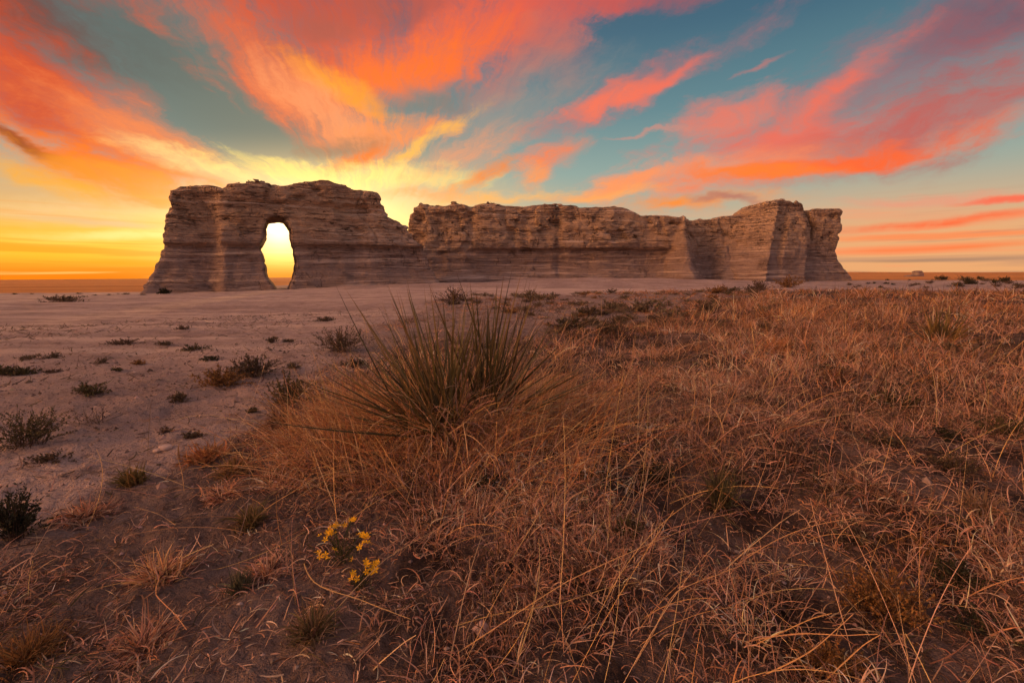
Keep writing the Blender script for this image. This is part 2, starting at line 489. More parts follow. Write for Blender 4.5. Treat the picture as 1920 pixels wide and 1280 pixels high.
def mat_rock():
    m, g, out = new_mat("chalk_rock")
    P = g.n('ShaderNodeNewGeometry').outputs['Position']
    x, y, z = g.sep(P)[0:3]
    wz = g.math('ADD', z, g.math('MULTIPLY', g.math('SUBTRACT', g.noise(P, 0.16, 2, .5), 0.5), 0.5))
    lay = g.comb(g.math('MULTIPLY', x, 0.05), g.math('MULTIPLY', y, 0.05), g.math('MULTIPLY', wz, 2.6))
    l1 = g.noise(lay, 1.0, 6, .62)
    lay2 = g.comb(g.math('MULTIPLY', x, 0.25), g.math('MULTIPLY', y, 0.25), g.math('MULTIPLY', wz, 7.0))
    l2 = g.noise(lay2, 1.0, 5, .65)
    n = g.noise(P, 0.8, 7, .65); nf = g.noise(P, 4.5, 6, .68)
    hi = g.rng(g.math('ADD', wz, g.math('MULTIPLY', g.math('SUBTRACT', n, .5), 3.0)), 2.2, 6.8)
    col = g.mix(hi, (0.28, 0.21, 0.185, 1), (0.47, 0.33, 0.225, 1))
    col = g.mix(g.rng(l1, 0.38, 0.62, 0, .6), col, g.mix(hi, (0.38, 0.275, 0.22, 1), (0.54, 0.39, 0.26, 1)))
    col = g.mix(g.rng(l1, 0.585, 0.635, 0, .85), col, (0.66, 0.52, 0.41, 1))
    col = g.mix(g.rng(l2, 0.52, 0.66, 0, .7), col, (0.13, 0.075, 0.052, 1))
    col = g.mix(g.rng(n, 0.54, 0.72, 0, .55), col, (0.20, 0.115, 0.072, 1))
    col = g.mix(g.rng(nf, 0.55, 0.72, 0, .55), col, (0.13, 0.075, 0.05, 1))
    pit = g.noise(g.comb(g.math('MULTIPLY', x, 1.1), g.math('MULTIPLY', y, 1.1), g.math('MULTIPLY', z, 3.2)), 1.0, 4, .6)
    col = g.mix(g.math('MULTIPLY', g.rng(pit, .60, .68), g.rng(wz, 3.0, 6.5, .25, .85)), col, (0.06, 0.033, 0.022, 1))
    flute = g.noise(g.comb(g.math('MULTIPLY', x, .9), g.math('MULTIPLY', y, .9), g.math('MULTIPLY', z, .09)), 1.0, 5, .6)
    col = g.mix(g.rng(flute, .54, .72, 0, .3), col, (0.16, 0.10, 0.075, 1))
    # dark weathered varnish on the cap beds
    cap = g.rng(wz, 8.2, 9.6, 0, .6)
    col = g.mix(g.math('MULTIPLY', cap, g.rng(g.noise(lay2, .5, 5, .6), .42, .62)), col, (0.12, 0.055, 0.03, 1))
    h = g.math('ADD', g.math('MULTIPLY', l1, 0.5), g.math('ADD', g.math('MULTIPLY', l2, 0.5), g.math('MULTIPLY', nf, 0.5)))
    bed = g.noise(g.comb(g.math('MULTIPLY', x, .30), g.math('MULTIPLY', y, .30), g.math('MULTIPLY', wz, 3.4)), 1.0, 4, .62)
    brk = g.math('MULTIPLY', g.rng(g.math('ABSOLUTE', g.math('SUBTRACT', bed, .5)), .020, .0), g.rng(g.noise(P, .45, 3, .5), .46, .58))
    brk = g.math('MULTIPLY', brk, g.rng(wz, 2.5, 6.5, .35, 1.0))
    col = g.mix(g.math('MULTIPLY', brk, .8), col, (0.06, 0.035, 0.026, 1))
    jn = g.noise(g.comb(g.math('MULTIPLY', x, 1.0), g.math('MULTIPLY', y, 1.0), g.math('MULTIPLY', z, .16)), 1.0, 3, .6)
    jt = g.math('MULTIPLY', g.rng(g.math('ABSOLUTE', g.math('SUBTRACT', jn, .5)), .012, .0), g.rng(g.noise(P, .3, 3, .5), .54, .62))
    col = g.mix(g.math('MULTIPLY', jt, .7), col, (0.06, 0.035, 0.026, 1))
    lay3 = g.noise(g.comb(g.math('MULTIPLY', x, .12), g.math('MULTIPLY', y, .12), g.math('MULTIPLY', wz, 5.5)), 1.0, 3, .6)
    col = g.mix(g.math('MULTIPLY', g.rng(lay3, .57, .63), g.rng(wz, 5.0, 2.0, .15, .75)), col, (0.60, 0.47, 0.40, 1))
    h = g.math('ADD', h, g.math('MULTIPLY', g.math('ADD', brk, jt), -0.5))
    h = g.math('ADD', h, g.math('MULTIPLY', lay3, 0.5))
    h = g.math('ADD', h, g.math('MULTIPLY', pit, -0.5))
    bsdf(g, out, col, 0.95, bump(g, h, 1.0, 0.55), 0.1)
    return m


def mat_leaf(name, tr=0.25, rough=0.75, spec=0.2):
    """plants: colour of each blade or leaf comes from its own tint"""
    m, g, out = new_mat(name)
    a = g.n('ShaderNodeAttribute'); a.attribute_name = "tint"
    P = g.n('ShaderNodeNewGeometry').outputs['Position']
    col = g.mix(g.rng(g.noise(P, 60, 3, .6), .35, .7, 0, .45), a.outputs['Color'], g.mix(0.55, a.outputs['Color'], (0.05, 0.03, 0.02, 1)))
    b = bsdf(g, out, col, rough, None, spec)
    t = g.n('ShaderNodeBsdfTranslucent'); g.put(t.inputs[0], col)
    mx = g.n('ShaderNodeMixShader'); mx.inputs[0].default_value = tr
    g.t.links.new(b.outputs[0], mx.inputs[1]); g.t.links.new(t.outputs[0], mx.inputs[2])
    g.t.links.new(mx.outputs[0], out.inputs[0])
    return m


M_GROUND = mat_ground(); M_ROCK = mat_rock()
M_GRASS = mat_leaf("dry_grass_blades", 0.3); M_LEAF = mat_leaf("plant_leaves", 0.2)
M_YUCCA = mat_leaf("yucca_leaves", 0.12, 0.5, 0.35); M_TWIG = mat_leaf("plant_twigs", 0.0, 0.9, 0.1)
M_PETAL = mat_leaf("flower_petals", 0.25, 0.6, 0.2); M_STONE = mat_leaf("pale_stone", 0.0, 0.9, 0.1)

# ------------------------------------------------------------------ ground
GC = []
for px, py, Y in [(280, 549, 40), (420, 546, 42), (540, 541, 45), (660, 534, 47.5), (790, 530, 50),
                  (870, 529, 54), (1000, 522, 57), (1100, 520, 58.5), (1200, 521, 59), (1300, 523, 59.5), (1385, 525, 59), (1480, 529, 57), (1540, 526, 60),
                  (1590, 527, 60), (1700, 533, 52), (1000, 546, 33), (1300, 541, 38), (1640, 543, 34), (0, 551, 40), (100, 565, 25), (1900, 546, 30)]:
    p = at(px, py, Y); GC.append(p)
GC += [np.array(p, float) for p in [(0, 0, 0), (-3, 2, 0), (3, 2, 0), (0, 5, 0), (-6, 6, -.02), (6, 6, 0.03), (-8, 14, -.08), (0, 14, .02), (10, 14, .06), (14, 22, .02), (-20, 22, -.12),
       (-40, 75, -.3), (0, 85, -.3), (40, 85, -.3), (80, 75, -.3), (-80, 40, -.2), (90, 40, -.3), (0, -10, 0), (-30, -10, 0), (30, -10, 0), (0, -60, 0)]]
GC = np.array(GC)


def ground_z(x, y, fine=True):
    x = np.asarray(x, float); y = np.asarray(y, float)
    num = np.zeros(x.shape); den = np.full(x.shape, 1e-9)
    for p in GC:
        d2 = (x - p[0]) ** 2 + (y - p[1]) ** 2
        k = 1.0 / (d2 + 2.0) ** 1.7
        num += k * p[2]; den += k
    z = num / den
    r = np.hypot(x, y)
    far = ss(90, 400, r)
    z = z * (1 - far) + far * (-1.2)
    z = z + far * (2.2 * fbm(x / 420, y / 420, oct=3, seed=91) * ss(300, 900, r))
    z = z + ss(400, 1500, r) * 7.0 * np.exp(-((x - 520) / 180.0) ** 2 - ((y - 760) / 220.0) ** 2) + ss(60, 260, r) * 0.0
    # hummocks: wind-piled mounds under the grass
    hm = ss(-1.3, .3, x + 0.3 * (y - 3.0)) * ss(14, 6, r) * ss(.1, .8, y)
    z = z + hm * 0.11 * np.clip(fbm(x * 1.15, y * 1.15, oct=2, seed=44) + .1, -.15, 1)
    # yucca mound and hummocks under the grass
    z = z + 0.15 * np.exp(-((x + 0.25) ** 2 + (y - 2.7) ** 2) / 0.6)
    if fine:
        near = 1 - ss(10, 45, r)
        z = z + (0.045 * fbm(x * 0.8, y * 0.8, oct=3, seed=3) + 0.040 * near * fbm(x * 2.7, y * 2.7, oct=4, seed=5))
        z = z + near * (1 - ss(3, 9, r)) * 0.024 * fbm(x * 11, y * 11, oct=3, seed=8, gain=.65)
    return z


# where the grass grows, drawn on the ground in photo pixels and carried to the ground plane
DENSE = [(640, 1500), (700, 1180), (760, 1010), (690, 950), (505, 935), (515, 850), (590, 770), (640, 715), (730, 655), (850, 640), (1000, 648),
         (1150, 622), (1270, 606), (1330, 580), (1400, 556), (1460, 549), (1700, 546), (4000, 540), (6000, 2500), (3000, 3000), (700, 3000)]
MEDIUM = [(-200, 1120), (100, 960), (330, 860), (520, 800), (590, 690), (650, 640), (760, 585), (830, 556), (1040, 552), (1240, 545), (1450, 542),
          (1700, 541), (5000, 530), (7000, 3000), (-1500, 3000)]
BARE = [(840, 1120, 120, 55), (800, 1200, 110, 60), (1390, 1010, 90, 45), (1590, 860, 110, 38), (1640, 950, 90, 35), (1800, 1000, 110, 45), (1310, 1150, 60, 45),
        (690, 1120, 80, 60), (1880, 850, 110, 50), (1800, 960, 190, 80), (1700, 900, 170, 50), (1850, 1130, 150, 90), (1650, 1030, 90, 60), (1480, 900, 60, 30), (1230, 650, 120, 14), (1310, 690, 80, 10), (1060, 600, 160, 12)]


def cover(x, y, bare=True):
    """(dense grass, sparse grass) between 0 and 1"""
    z = np.zeros_like(x)
    px, py, d = project(x, y, z)
    ok = d > 0.05
    wob = fbm(x * 1.3, y * 1.3, oct=3, seed=21)
    sx = 45.0 * wob; sy = 18.0 * np.clip(2.0 / np.maximum(d, .3), .1, 1.2) * wob
    a = inpoly(px + sx, py + sy, DENSE) & ok
    b = inpoly(px + sx, py + sy, MEDIUM) & ok
    den = a.astype(float); med = b.astype(float)
    wo2 = fbm(x * 4.1, y * 4.1, oct=3, seed=23)
    for bx, by, ra, rb in (BARE if bare else ()):
        q = ((px - bx) / ra) ** 2 + ((py - by) / rb) ** 2 + wob * 1.2 + wo2 * 1.1
        den *= .22 + .78 * ss(0.3, 1.6, q)
    return den, med


def build_ground():
    rr_ = np.concatenate([np.geomspace(0.25, 9, 330), np.geomspace(9.1, 130, 260)[0:], np.geomspace(133, 9000, 110)])
    th = np.concatenate([np.linspace(-62, 62, 820), np.linspace(63, 297, 110)])
    th = np.radians(th)
    Rg, Tg = np.meshgrid(rr_, th, indexing='ij')
    X = Rg * np.sin(Tg); Y = Rg * np.cos(Tg)
    Z = ground_z(X, Y)
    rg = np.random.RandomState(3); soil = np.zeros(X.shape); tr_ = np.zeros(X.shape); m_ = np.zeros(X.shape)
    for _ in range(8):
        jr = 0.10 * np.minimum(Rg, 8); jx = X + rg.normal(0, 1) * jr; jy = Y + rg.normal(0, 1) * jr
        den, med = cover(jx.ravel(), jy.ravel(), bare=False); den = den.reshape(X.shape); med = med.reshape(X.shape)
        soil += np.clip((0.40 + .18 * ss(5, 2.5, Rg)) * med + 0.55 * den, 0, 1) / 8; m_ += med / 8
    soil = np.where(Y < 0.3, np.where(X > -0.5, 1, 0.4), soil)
    px, py, d = project(X, Y, Z)
    tr = ((py < 690) & (py > 540)).astype(float) * (1 - np.clip(m_, 0, 1)) * ss(2.5, 6, Y)
    # the plain beyond the chalk flat is tawny grass
    fe = ss(41.5, 43.0, Y + 1.2 * fbm(X * .12, Y * .12, oct=3, seed=55)) * ss(-22, -29, X + 0.33 * (Y - 42))
    fe = np.maximum(fe, ss(68, 76, Y + 3.0 * fbm(X * .08, Y * .08, oct=3, seed=56) + 0.1 * X))
    fe = np.maximum(fe, ss(60, 80, np.hypot(X, Y)) * (np.abs(Tg) > 1.1))
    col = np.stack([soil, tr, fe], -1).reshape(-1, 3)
    V = np.stack([X, Y, Z], -1).reshape(-1, 3)
    nr, nth = X.shape
    i = np.arange(nr - 1)[:, None] * nth + np.arange(nth)[None, :]
    j = np.arange(nr - 1)[:, None] * nth + (np.arange(nth)[None, :] + 1) % nth
    Fq = np.stack([i, i + nth, j + nth, j], -1).reshape(-1, 4)[:, ::-1]
    # close the small disc under the camera
    c = len(V); V = np.vstack([V, [[0, 0, float(ground_z(np.array([0.0]), np.array([0.0]))[0])]]]); col = np.vstack([col, [[1, 0, 0]]])
    k = np.arange(nth); tri = np.stack([np.full(nth, c), k, (k + 1) % nth], -1)[:, ::-1]
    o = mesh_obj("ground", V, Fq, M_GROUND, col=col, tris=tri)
    tag(o, kind="structure")


build_ground()

# ------------------------------------------------------------------ rock: solids sampled on a grid and meshed (surface nets)


def surface_nets(vol, org, h):
    """vol > 0 inside. Returns vertices (local) and quads"""
    ins = vol > 0
    nx, ny, nz = vol.shape
    cnt = np.zeros((nx - 1, ny - 1, nz - 1), np.int8)
    for a in (0, 1):
        for b in (0, 1):
            for c in (0, 1):
                cnt += ins[a:nx - 1 + a, b:ny - 1 + b, c:nz - 1 + c]
    act = (cnt > 0) & (cnt < 8)
    I, J, K = np.nonzero(act)
    vid = np.full(act.shape, -1, np.int64); vid[I, J, K] = np.arange(len(I))
    acc = np.zeros((len(I), 3)); num = np.zeros(len(I))
    corners = [(a, b, c) for a in (0, 1) for b in (0, 1) for c in (0, 1)]
    for p in corners:
        for ax in range(3):
            if p[ax]: continue
            q = list(p); q[ax] = 1
            v0 = vol[I + p[0], J + p[1], K + p[2]]; v1 = vol[I + q[0], J + q[1], K + q[2]]
            m = (v0 > 0) != (v1 > 0)
            t = np.where(m, v0 / np.where(m, v0 - v1, 1), 0)
            for k in range(3):
                acc[:, k] += np.where(m, p[k] + (t if k == ax else 0), 0)
            num += m
    V = (np.stack([I, J, K], -1) + acc / num[:, None]) * h + np.array(org)
    quads = []
    for ax in range(3):
        sl0 = [slice(None)] * 3; sl1 = [slice(None)] * 3
        sl0[ax] = slice(0, -1); sl1[ax] = slice(1, None)
        a = ins[tuple(sl0)]; b = ins[tuple(sl1)]
        e = np.nonzero(a != b)
        u, v = [k for k in range(3) if k != ax]
        ok = (e[u] > 0) & (e[v] > 0) & (e[u] < vol.shape[u] - 1) & (e[v] < vol.shape[v] - 1)
        e = [t[ok] for t in e]
        def cell(du, dv):
            q = [None] * 3; q[ax] = e[ax]; q[u] = e[u] - du; q[v] = e[v] - dv
            return vid[q[0], q[1], q[2]]
        Q = np.stack([cell(1, 1), cell(0, 1), cell(0, 0), cell(1, 0)], -1)
        flip = ~a[tuple(e)]
        if ax == 1: flip = ~flip
        Q[flip] = Q[flip][:, ::-1]
        quads.append(Q)
    return V, np.concatenate(quads)


def smin(a, b, k):
    h = np.clip(0.5 + 0.5 * (b - a) / k, 0, 1)
    return b + (a - b) * h - k * h * (1 - h)


class Frame:
    """a vertical plane through two ground points: s along it, n away from the camera, z up"""
    def __init__(self, A, B):
        self.A = np.array([A[0], A[1]]); d = np.array([B[0] - A[0], B[1] - A[1]])
        self.len = np.hypot(*d); self.s = d / self.len; self.n = np.array([-self.s[1], self.s[0]])
    def pix(self, px, py, off=0.0):
        """photo pixel -> (s, z) on the plane shifted by off along n"""
        d = ray(px, py)
        k = (self.A @ self.n + off) / (d[:2] @ self.n)
        p = d * k
        return ((p[:2] - self.A) @ self.s, p[2] + CAMZ)
    def poly(self, pts, off=0.0): return [self.pix(x, y, off) for x, y in pts]
    def world(self, V):
        xy = self.A + V[:, 0:1] * self.s + V[:, 1:2] * self.n
        return np.stack([xy[:, 0], xy[:, 1], V[:, 2]], -1)


_lr = np.random.RandomState(11)
_lz = np.cumsum(_lr.choice([0.16, 0.22, 0.3, 0.42, 0.6], 120)) - 4
_lv = _lr.uniform(-1, 1, 120)


def strata(z):
    """hard and soft beds: steps with narrow ramps between them"""
    i = np.clip(np.searchsorted(_lz, z), 1, len(_lz) - 2)
    t = np.clip((z - _lz[i - 1]) / (_lz[i] - _lz[i - 1] + 1e-6), 0, 1)
    return _lv[i - 1] * (1 - ss(0.72, 1, t)) + _lv[i] * ss(0.72, 1, t)


def rough_rock(fr, box, h, solid, amp=1.0, seed=0):
    (s0, s1), (n0, n1), (z0, z1) = box
    s = np.arange(s0, s1, h); n = np.arange(n0, n1, h); z = np.arange(z0, z1, h)
    Sg, Ng, Zg = np.meshgrid(s, n, z, indexing='ij')
    vol, sil = solid(Sg, Ng, Zg)
    near = np.abs(vol) < 2.0
    a, b, c = Sg[near], Ng[near], Zg[near]
    zz = c + 0.16 * fbm(a * .12, b * .12, oct=2, seed=seed + 60)
    up = ss(2.5, 7.0, c)
    d = strata(zz) * (0.11 + 0.07 * up) - 0.22
    d += 0.42 * fbm(a * .22, b * .22, c * .30, oct=3, seed=seed + 1) * (0.6 + 0.6 * up)
    d += 0.45 * fbm(a * .75, b * .5, c * .10, oct=4, seed=seed + 31) * (1 - .35 * up)      # rain flutes
    d += 0.42 * fbm(a * .9, b * .9, c * 1.7, oct=4, seed=seed + 5, gain=.65) * (0.35 + 0.9 * up)
    # blocky joints and knocked-out pockets, more in the upper beds
    pk = fbm(a * .55, b * .55, c * 1.1, oct=2, seed=seed + 9)
    d -= 0.6 * ss(0.28, 0.55, pk) * (0.25 + 0.75 * up)
    jt = np.abs(vnoise(a * .45 + .3 * np.sin(c), b * .3, c * .08, seed=seed + 13))
    d -= 0.35 * (1 - ss(0.0, 0.10, jt)) * (0.4 + .6 * up)
    e = sil[near]
    d = d * (0.22 + 0.78 * ss(0.0, 1.3, e))
    fine = 0.34 * fbm(a * 1.3, b * 1.3, c * 2.4, oct=4, seed=seed + 41, gain=.7) + 0.15 * strata(zz)
    fine -= .35 * ss(.2, .5, fbm(a * .7, b * .7, c * 1.6, oct=2, seed=seed + 47)) * up
    vol[near] = np.minimum(vol[near] + amp * d, e + fine)
    vol[near & (Zg < z0 + h * 1.5)] = -1
    vol[0] = vol[-1] = -1; vol[:, 0] = vol[:, -1] = -1; vol[:, :, 0] = vol[:, :, -1] = -1
    return surface_nets(vol, (s0, n0, z0), h)


def interp_top(fr, pts, off=0.0):
    q = sorted(fr.poly(pts, off)); q = np.array(q)
    return lambda s: np.interp(s, q[:, 0], q[:, 1])


VOX = 0.14


def build_arch():
    A = at(275, 548, 40.5); B = at(800, 530, 50.5)
    fr = Frame(A, B)
    out = fr.poly([(258, 575), (268, 549), (281, 520), (286, 497), (298, 480), (303, 455), (305, 425), (308, 400), (311, 375), (317, 358), (335, 349), (375, 346), (400, 349), (417, 355),
                   (427, 352), (429, 345), (452, 339), (465, 337), (490, 338), (518, 345), (530, 347), (560, 342), (600, 338), (620, 341), (650, 347), (665, 354), (690, 357), (709, 362),
                   (713, 372), (711, 381), (723, 391), (728, 399), (726, 407), (740, 412), (752, 421), (764, 424), (769, 436), (776, 450), (790, 458), (797, 470), (806, 500), (818, 530), (830, 570)], -1.7)
    hole = fr.poly([(500, 411), (520, 409), (531, 411), (537, 420), (543, 430), (545, 447), (550, 465), (553, 480), (554, 492), (552, 510), (547, 528), (539, 543), (532, 556), (520, 556), (517, 542), (505, 528),
                    (498, 518), (496, 500), (492, 485), (484, 464), (491, 452), (496, 440), (495, 425)], -1.0)
    hs = np.mean([p[0] for p in hole])
    pc = fr.A + hs * fr.s
    va = pc / np.hypot(*pc); tn = (va @ fr.s) / (va @ fr.n)      # the window runs the way one looks through it
    cs = fr.pix(418, 450)[0]; zl = fr.pix(650, 463)[1]; zcap = fr.pix(600, 388)[1]; re = fr.pix(720, 430)[0]

    def solid(s, n, z):
        sil = sdpoly(s[:, 0, :], z[:, 0, :], out)[:, None, :] + 0 * n
        zz = np.clip(z, -1, 12)
        front = -2.5 - 0.13 * (6 - zz) - 1.0 * np.exp(-np.clip(zz + .3, 0, 9) / 1.1)
        front = front + 1.2 * ss(cs + .3, cs - .9 - .4 * np.sin(z * .9), s) * ss(11.5, 6, zz) - .12 * np.exp(-((s - cs - .5) / .5) ** 2)            # left pillar stands back of the block
        front = front + 0.45 * ss(zl + .12, zl - .25, z) * ss(0.6, 2.0, z)        # softer lower beds are cut back
        front = front - 0.35 * ss(zcap - .2, zcap + .25, z) * ss(cs, cs + 2, s)
        front = front + 0.25 * (s - cs) / 10
        back = 2.4 + 0.16 * (6 - zz)
        th = smin(n - front, back - n, 0.8)
        v = smin(sil + 0.2, th, .8)
        return v, sil, s - tn * n

    (s0, s1), (n0, n1), (z0, z1) = (-3.5, fr.len + 3.0), (-6.5, 5.0), (-1.2, 11.2)

    def full(s, n, z):
        v, sil, hs_ = solid(s, n, z)
        m = (np.abs(hs_ - hs) < 4.5) & (z < 8.5)
        d = sdpoly(hs_[m], z[m], hole) - 0.12
        v[m] = smin(v[m], -d, 0.18)
        sil[m] = np.minimum(sil[m], -d)
        return v, sil
    V, Q = rough_rock(fr, ((s0, s1), (n0, n1), (z0, z1)), VOX, full, 0.8, seed=100)
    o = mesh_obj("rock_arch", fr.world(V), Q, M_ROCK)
    tag(o, "massive chalk rock block pierced by a tall window hole, bright sky showing through", "rock arch")


def build_wall():
    A = at(795, 528, 57.0); B = at(1500, 524, 61.5)
    fr = Frame(A, B)
    top = interp_top(fr, [(770, 379), (787, 378), (800, 380), (812, 381), (832, 381), (850, 378), (868, 382), (879, 388), (884, 388), (895, 381), (915, 378), (928, 379), (946, 385), (990, 388), (1003, 383),
                          (1020, 381), (1040, 379), (1060, 381), (1080, 384), (1086, 390), (1130, 390), (1150, 388), (1168, 390), (1190, 398), (1203, 403), (1250, 404), (1272, 408), (1287, 402), (1298, 404),
                          (1320, 407), (1346, 403), (1358, 404), (1400, 400), (1440, 398), (1540, 398)], -1.8)
    left = fr.poly([(787, 378), (784, 384), (792, 391), (797, 402), (803, 428), (801, 444), (791, 468), (787, 490), (786, 560)], -1.2)
    lz = np.array(sorted((z, s) for s, z in left))
    b1c = fr.pix(1268, 470)[0]; b1t = fr.pix(1285, 412)[1]; b1w = fr.pix(1325, 500)[0] - fr.pix(1240, 500)[0]
    b2c = fr.pix(1350, 500)[0]; b2t = fr.pix(1345, 463)[1]; b2w = fr.pix(1385, 520)[0] - fr.pix(1330, 520)[0]
    zl = fr.pix(1000, 468)[1]; zb = fr.pix(1000, 506)[1]; n1 = fr.pix(885, 400)[0]; n2 = fr.pix(1042, 460)[0]; lb = fr.pix(870, 500)[0]

    def solid(s, n, z):
        H = top(s)
        zz = np.clip(z, -1, 12)
        front = -2.4 - 0.10 * (6 - zz)
        front = front + 2.3 * ss(fr.pix(1255, 450)[0], fr.pix(1300, 450)[0], s)         # the right third stands further back
        und = ss(zl + .12, zl - .2, z) * ss(zb - 1.2, zb + .6, z)
        front = front + (0.75 * und) * ss(lb - 3, lb + 4, s) * ss(b1c + 1, b1c - 4, s)
        front = front - 0.5 * ss(zb + .3, zb - 1.0, z)
        # swollen foot at the left end
        front = front - 1.5 * np.exp(-((s - lb) / 2.6) ** 2) * ss(2.4, -.4, z)
        front = front + 0.5 * np.exp(-((s - n1) / .5) ** 2) * ss(4, 7, z) + 0.45 * np.exp(-((s - n2) / .45) ** 2)
        # buttresses
        t = np.clip((b1t - z) / (b1t + .3), 0, 1.2)
        half = 0.25 + b1w * .52 * t ** .8
        front = front - (0.5 + 3.0 * t) * np.clip(1 - (np.abs(s - b1c - .2 * t) / half) ** 2.4, 0, 1) * (z < b1t + .2)
        t2 = np.clip((b2t - z) / (b2t + .3), 0, 1.2)
        half2 = 0.5 + b2w * .35 * t2
        front = front - (0.8 + 1.6 * t2) * np.clip(1 - (np.abs(s - b2c) / half2) ** 3, 0, 1) * (z < b2t + .15)
        front = front + 0.45 * np.sin(s * 0.55 + 1.3 * np.sin(s * .21)) * .5
        back = 2.6 + 0.12 * (6 - zz)
        v = smin(smin(n - front, back - n, .8), H - z + .15, .7)
        le = s - np.interp(z, lz[:, 0], lz[:, 1])
        v = smin(v, le + .15, .5)
        return smin(v, fr.pix(1545, 450)[0] - s, .5), np.minimum(le, H - z)
    V, Q = rough_rock(fr, ((-4, fr.len + 6), (-7.8, 5.2), (-1.2, 11.0)), VOX, solid, 0.85, seed=200)
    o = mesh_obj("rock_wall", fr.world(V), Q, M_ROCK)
    tag(o, "long flat-topped chalk cliff wall with two small buttresses, between the arch and the tower", "rock wall")


def build_fin():
    A = at(765, 520, 63.5); B = at(815, 520, 63.5)
    fr = Frame(A, B)
    out = fr.poly([(766, 560), (768, 440), (770, 420), (773, 404), (780, 393), (790, 386), (803, 384), (815, 395), (822, 430), (826, 560)])

    def solid(s, n, z):
        sil = sdpoly(s[:, 0, :], z[:, 0, :], out)[:, None, :] + 0 * n
        return smin(sil + .2, smin(n + 1.6 + .08 * (6 - z), 1.6 - n, .6), .6), sil
    V, Q = rough_rock(fr, ((-2, 6.5), (-4, 3), (-1.0, 11)), VOX, solid, 0.55, seed=300)
    o = mesh_obj("rock_fin", fr.world(V), Q, M_ROCK)
    tag(o, "narrow rounded rock fin glowing orange in the gap behind the cliff wall's left end", "rock fin")


def build_tower():
    A = at(1395, 524, 60.5); B = at(1512, 524, 62.0)
    fr = Frame(A, B)
    top = interp_top(fr, [(1404, 409), (1422, 403), (1428, 392), (1436, 383), (1444, 378), (1453, 375), (1462, 373), (1476, 373), (1495, 375), (1507, 382), (1511, 399), (1530, 402)], -2.4)
    rt, rb = fr.pix(1450, 385, -2.8), fr.pix(1427, 528, -6.0); r2t, r2b = fr.pix(1480, 402, -3.2), fr.pix(1460, 470, -4.2)
    el, el2 = fr.pix(1401, 400, -.6), fr.pix(1384, 525, -1.2); er, er2 = fr.pix(1508, 385, -2.4), fr.pix(1508, 528, -5.0)
    zw = fr.pix(1392, 402, -.6)[1]

    def solid(s, n, z):
        f = np.clip((rt[1] - z) / (rt[1] - rb[1]), -.1, 1.1)
        ridge = rt[0] + (rb[0] - rt[0]) * f
        nose = -2.9 - 3.1 * np.clip(f, 0, 2) ** 1.3                                     # the prow leans out towards its foot
        lf = (n - nose) * 0.52 + (s - ridge) * 0.85                    # left flank, faces the added sky glow
        ff = (n - nose) * 0.99 - (s - ridge) * 0.12                    # front
        f2 = np.clip((r2t[1] - z) / (r2t[1] - r2b[1]), 0, 1.6)
        rib = r2t[0] + (r2b[0] - r2t[0]) * np.clip(f2, 0, 1.2)
        pro = 0.75 * ss(-.1, .25, s - rib) * ss(r2t[1] + .5, r2t[1] - .5, z) * (1 - .8 * ss(1.0, 1.6, f2))
        ff = ff + pro
        rf = (n - nose + 1.0) * 0.35 - (s - er[0] - (er2[0] - er[0] - .2) * f)*.94
        leftp = s - (el[0] + (el2[0] - el[0]) * np.clip((el[1] - z) / (el[1] - el2[1]), 0, 1.1) ** 1.5) + 0.8
        wing = smin(smin((n + .5 + .6 * f), leftp, .5), zw - z, .3)                      # shoulder that ties it to the wall
        body = smin(smin(lf, ff, .2), rf, .5) + .75 * np.exp(-((s - ridge - .25) / .34) ** 2) * ss(rt[1] + .8, rt[1] - .8, z)
        v = np.maximum(body, wing)
        v = smin(v, er[0] + (er2[0] - er[0]) * f - s + .5, .5)
        v = smin(v, 3.4 - n, .8)
        return smin(v, top(s) - z + .12, .5), top(s) - z
    V, Q = rough_rock(fr, ((-3.5, fr.len + 2.5), (-9, 5), (-1.3, 11.6)), 0.125, solid, 0.55, seed=400)
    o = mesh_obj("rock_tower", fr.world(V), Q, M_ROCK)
    tag(o, "tallest buttressed chalk tower with an orange-lit ridge, at the right end of the cliff wall", "rock tower")


def build_pillar():
    A = at(1500, 526, 61.0); B = at(1590, 526, 62.0)
    fr = Frame(A, B)
    out = fr.poly([(1480, 570), (1490, 420), (1508, 400), (1514, 398), (1525, 393), (1540, 392), (1556, 393), (1573, 391), (1578, 397), (1574, 407), (1577, 420), (1577, 432), (1570, 440), (1572, 447), (1569, 457),
                   (1566, 470), (1570, 485), (1577, 502), (1585, 522), (1596, 570)], -1.5)
    cr = fr.poly([(1518, 398), (1521, 412), (1527, 424), (1526, 436), (1524, 450)], -1.9)

    def solid(s, n, z):
        sil = sdpoly(s[:, 0, :], z[:, 0, :], out)[:, None, :] + 0 * n
        front = -1.9 - 0.9 * ss(3.2, -.2, z)
        v = smin(sil + .15, smin(n - front, 2.2 + .1 * (6 - z) - n, .7), .8)
        cz = np.array(sorted((b, a) for a, b in cr))
        d = np.abs(s - np.interp(z, cz[:, 0], cz[:, 1]))
        v = v - 1.5 * (1 - ss(0.06, .30, d)) * ss(cz[0, 0] - .2, cz[0, 0] + .6, z) * (n < .2)
        return v, sil
    V, Q = rough_rock(fr, ((-2.5, fr.len + 3.5), (-4.8, 4.6), (-1.2, 10.2)), 0.125, solid, 0.6, seed=500)
    o = mesh_obj("rock_pillar", fr.world(V), Q, M_ROCK)
    tag(o, "cracked rock pillar with a top-heavy overhang right of the tower, rightmost of the big rocks", "rock pillar")


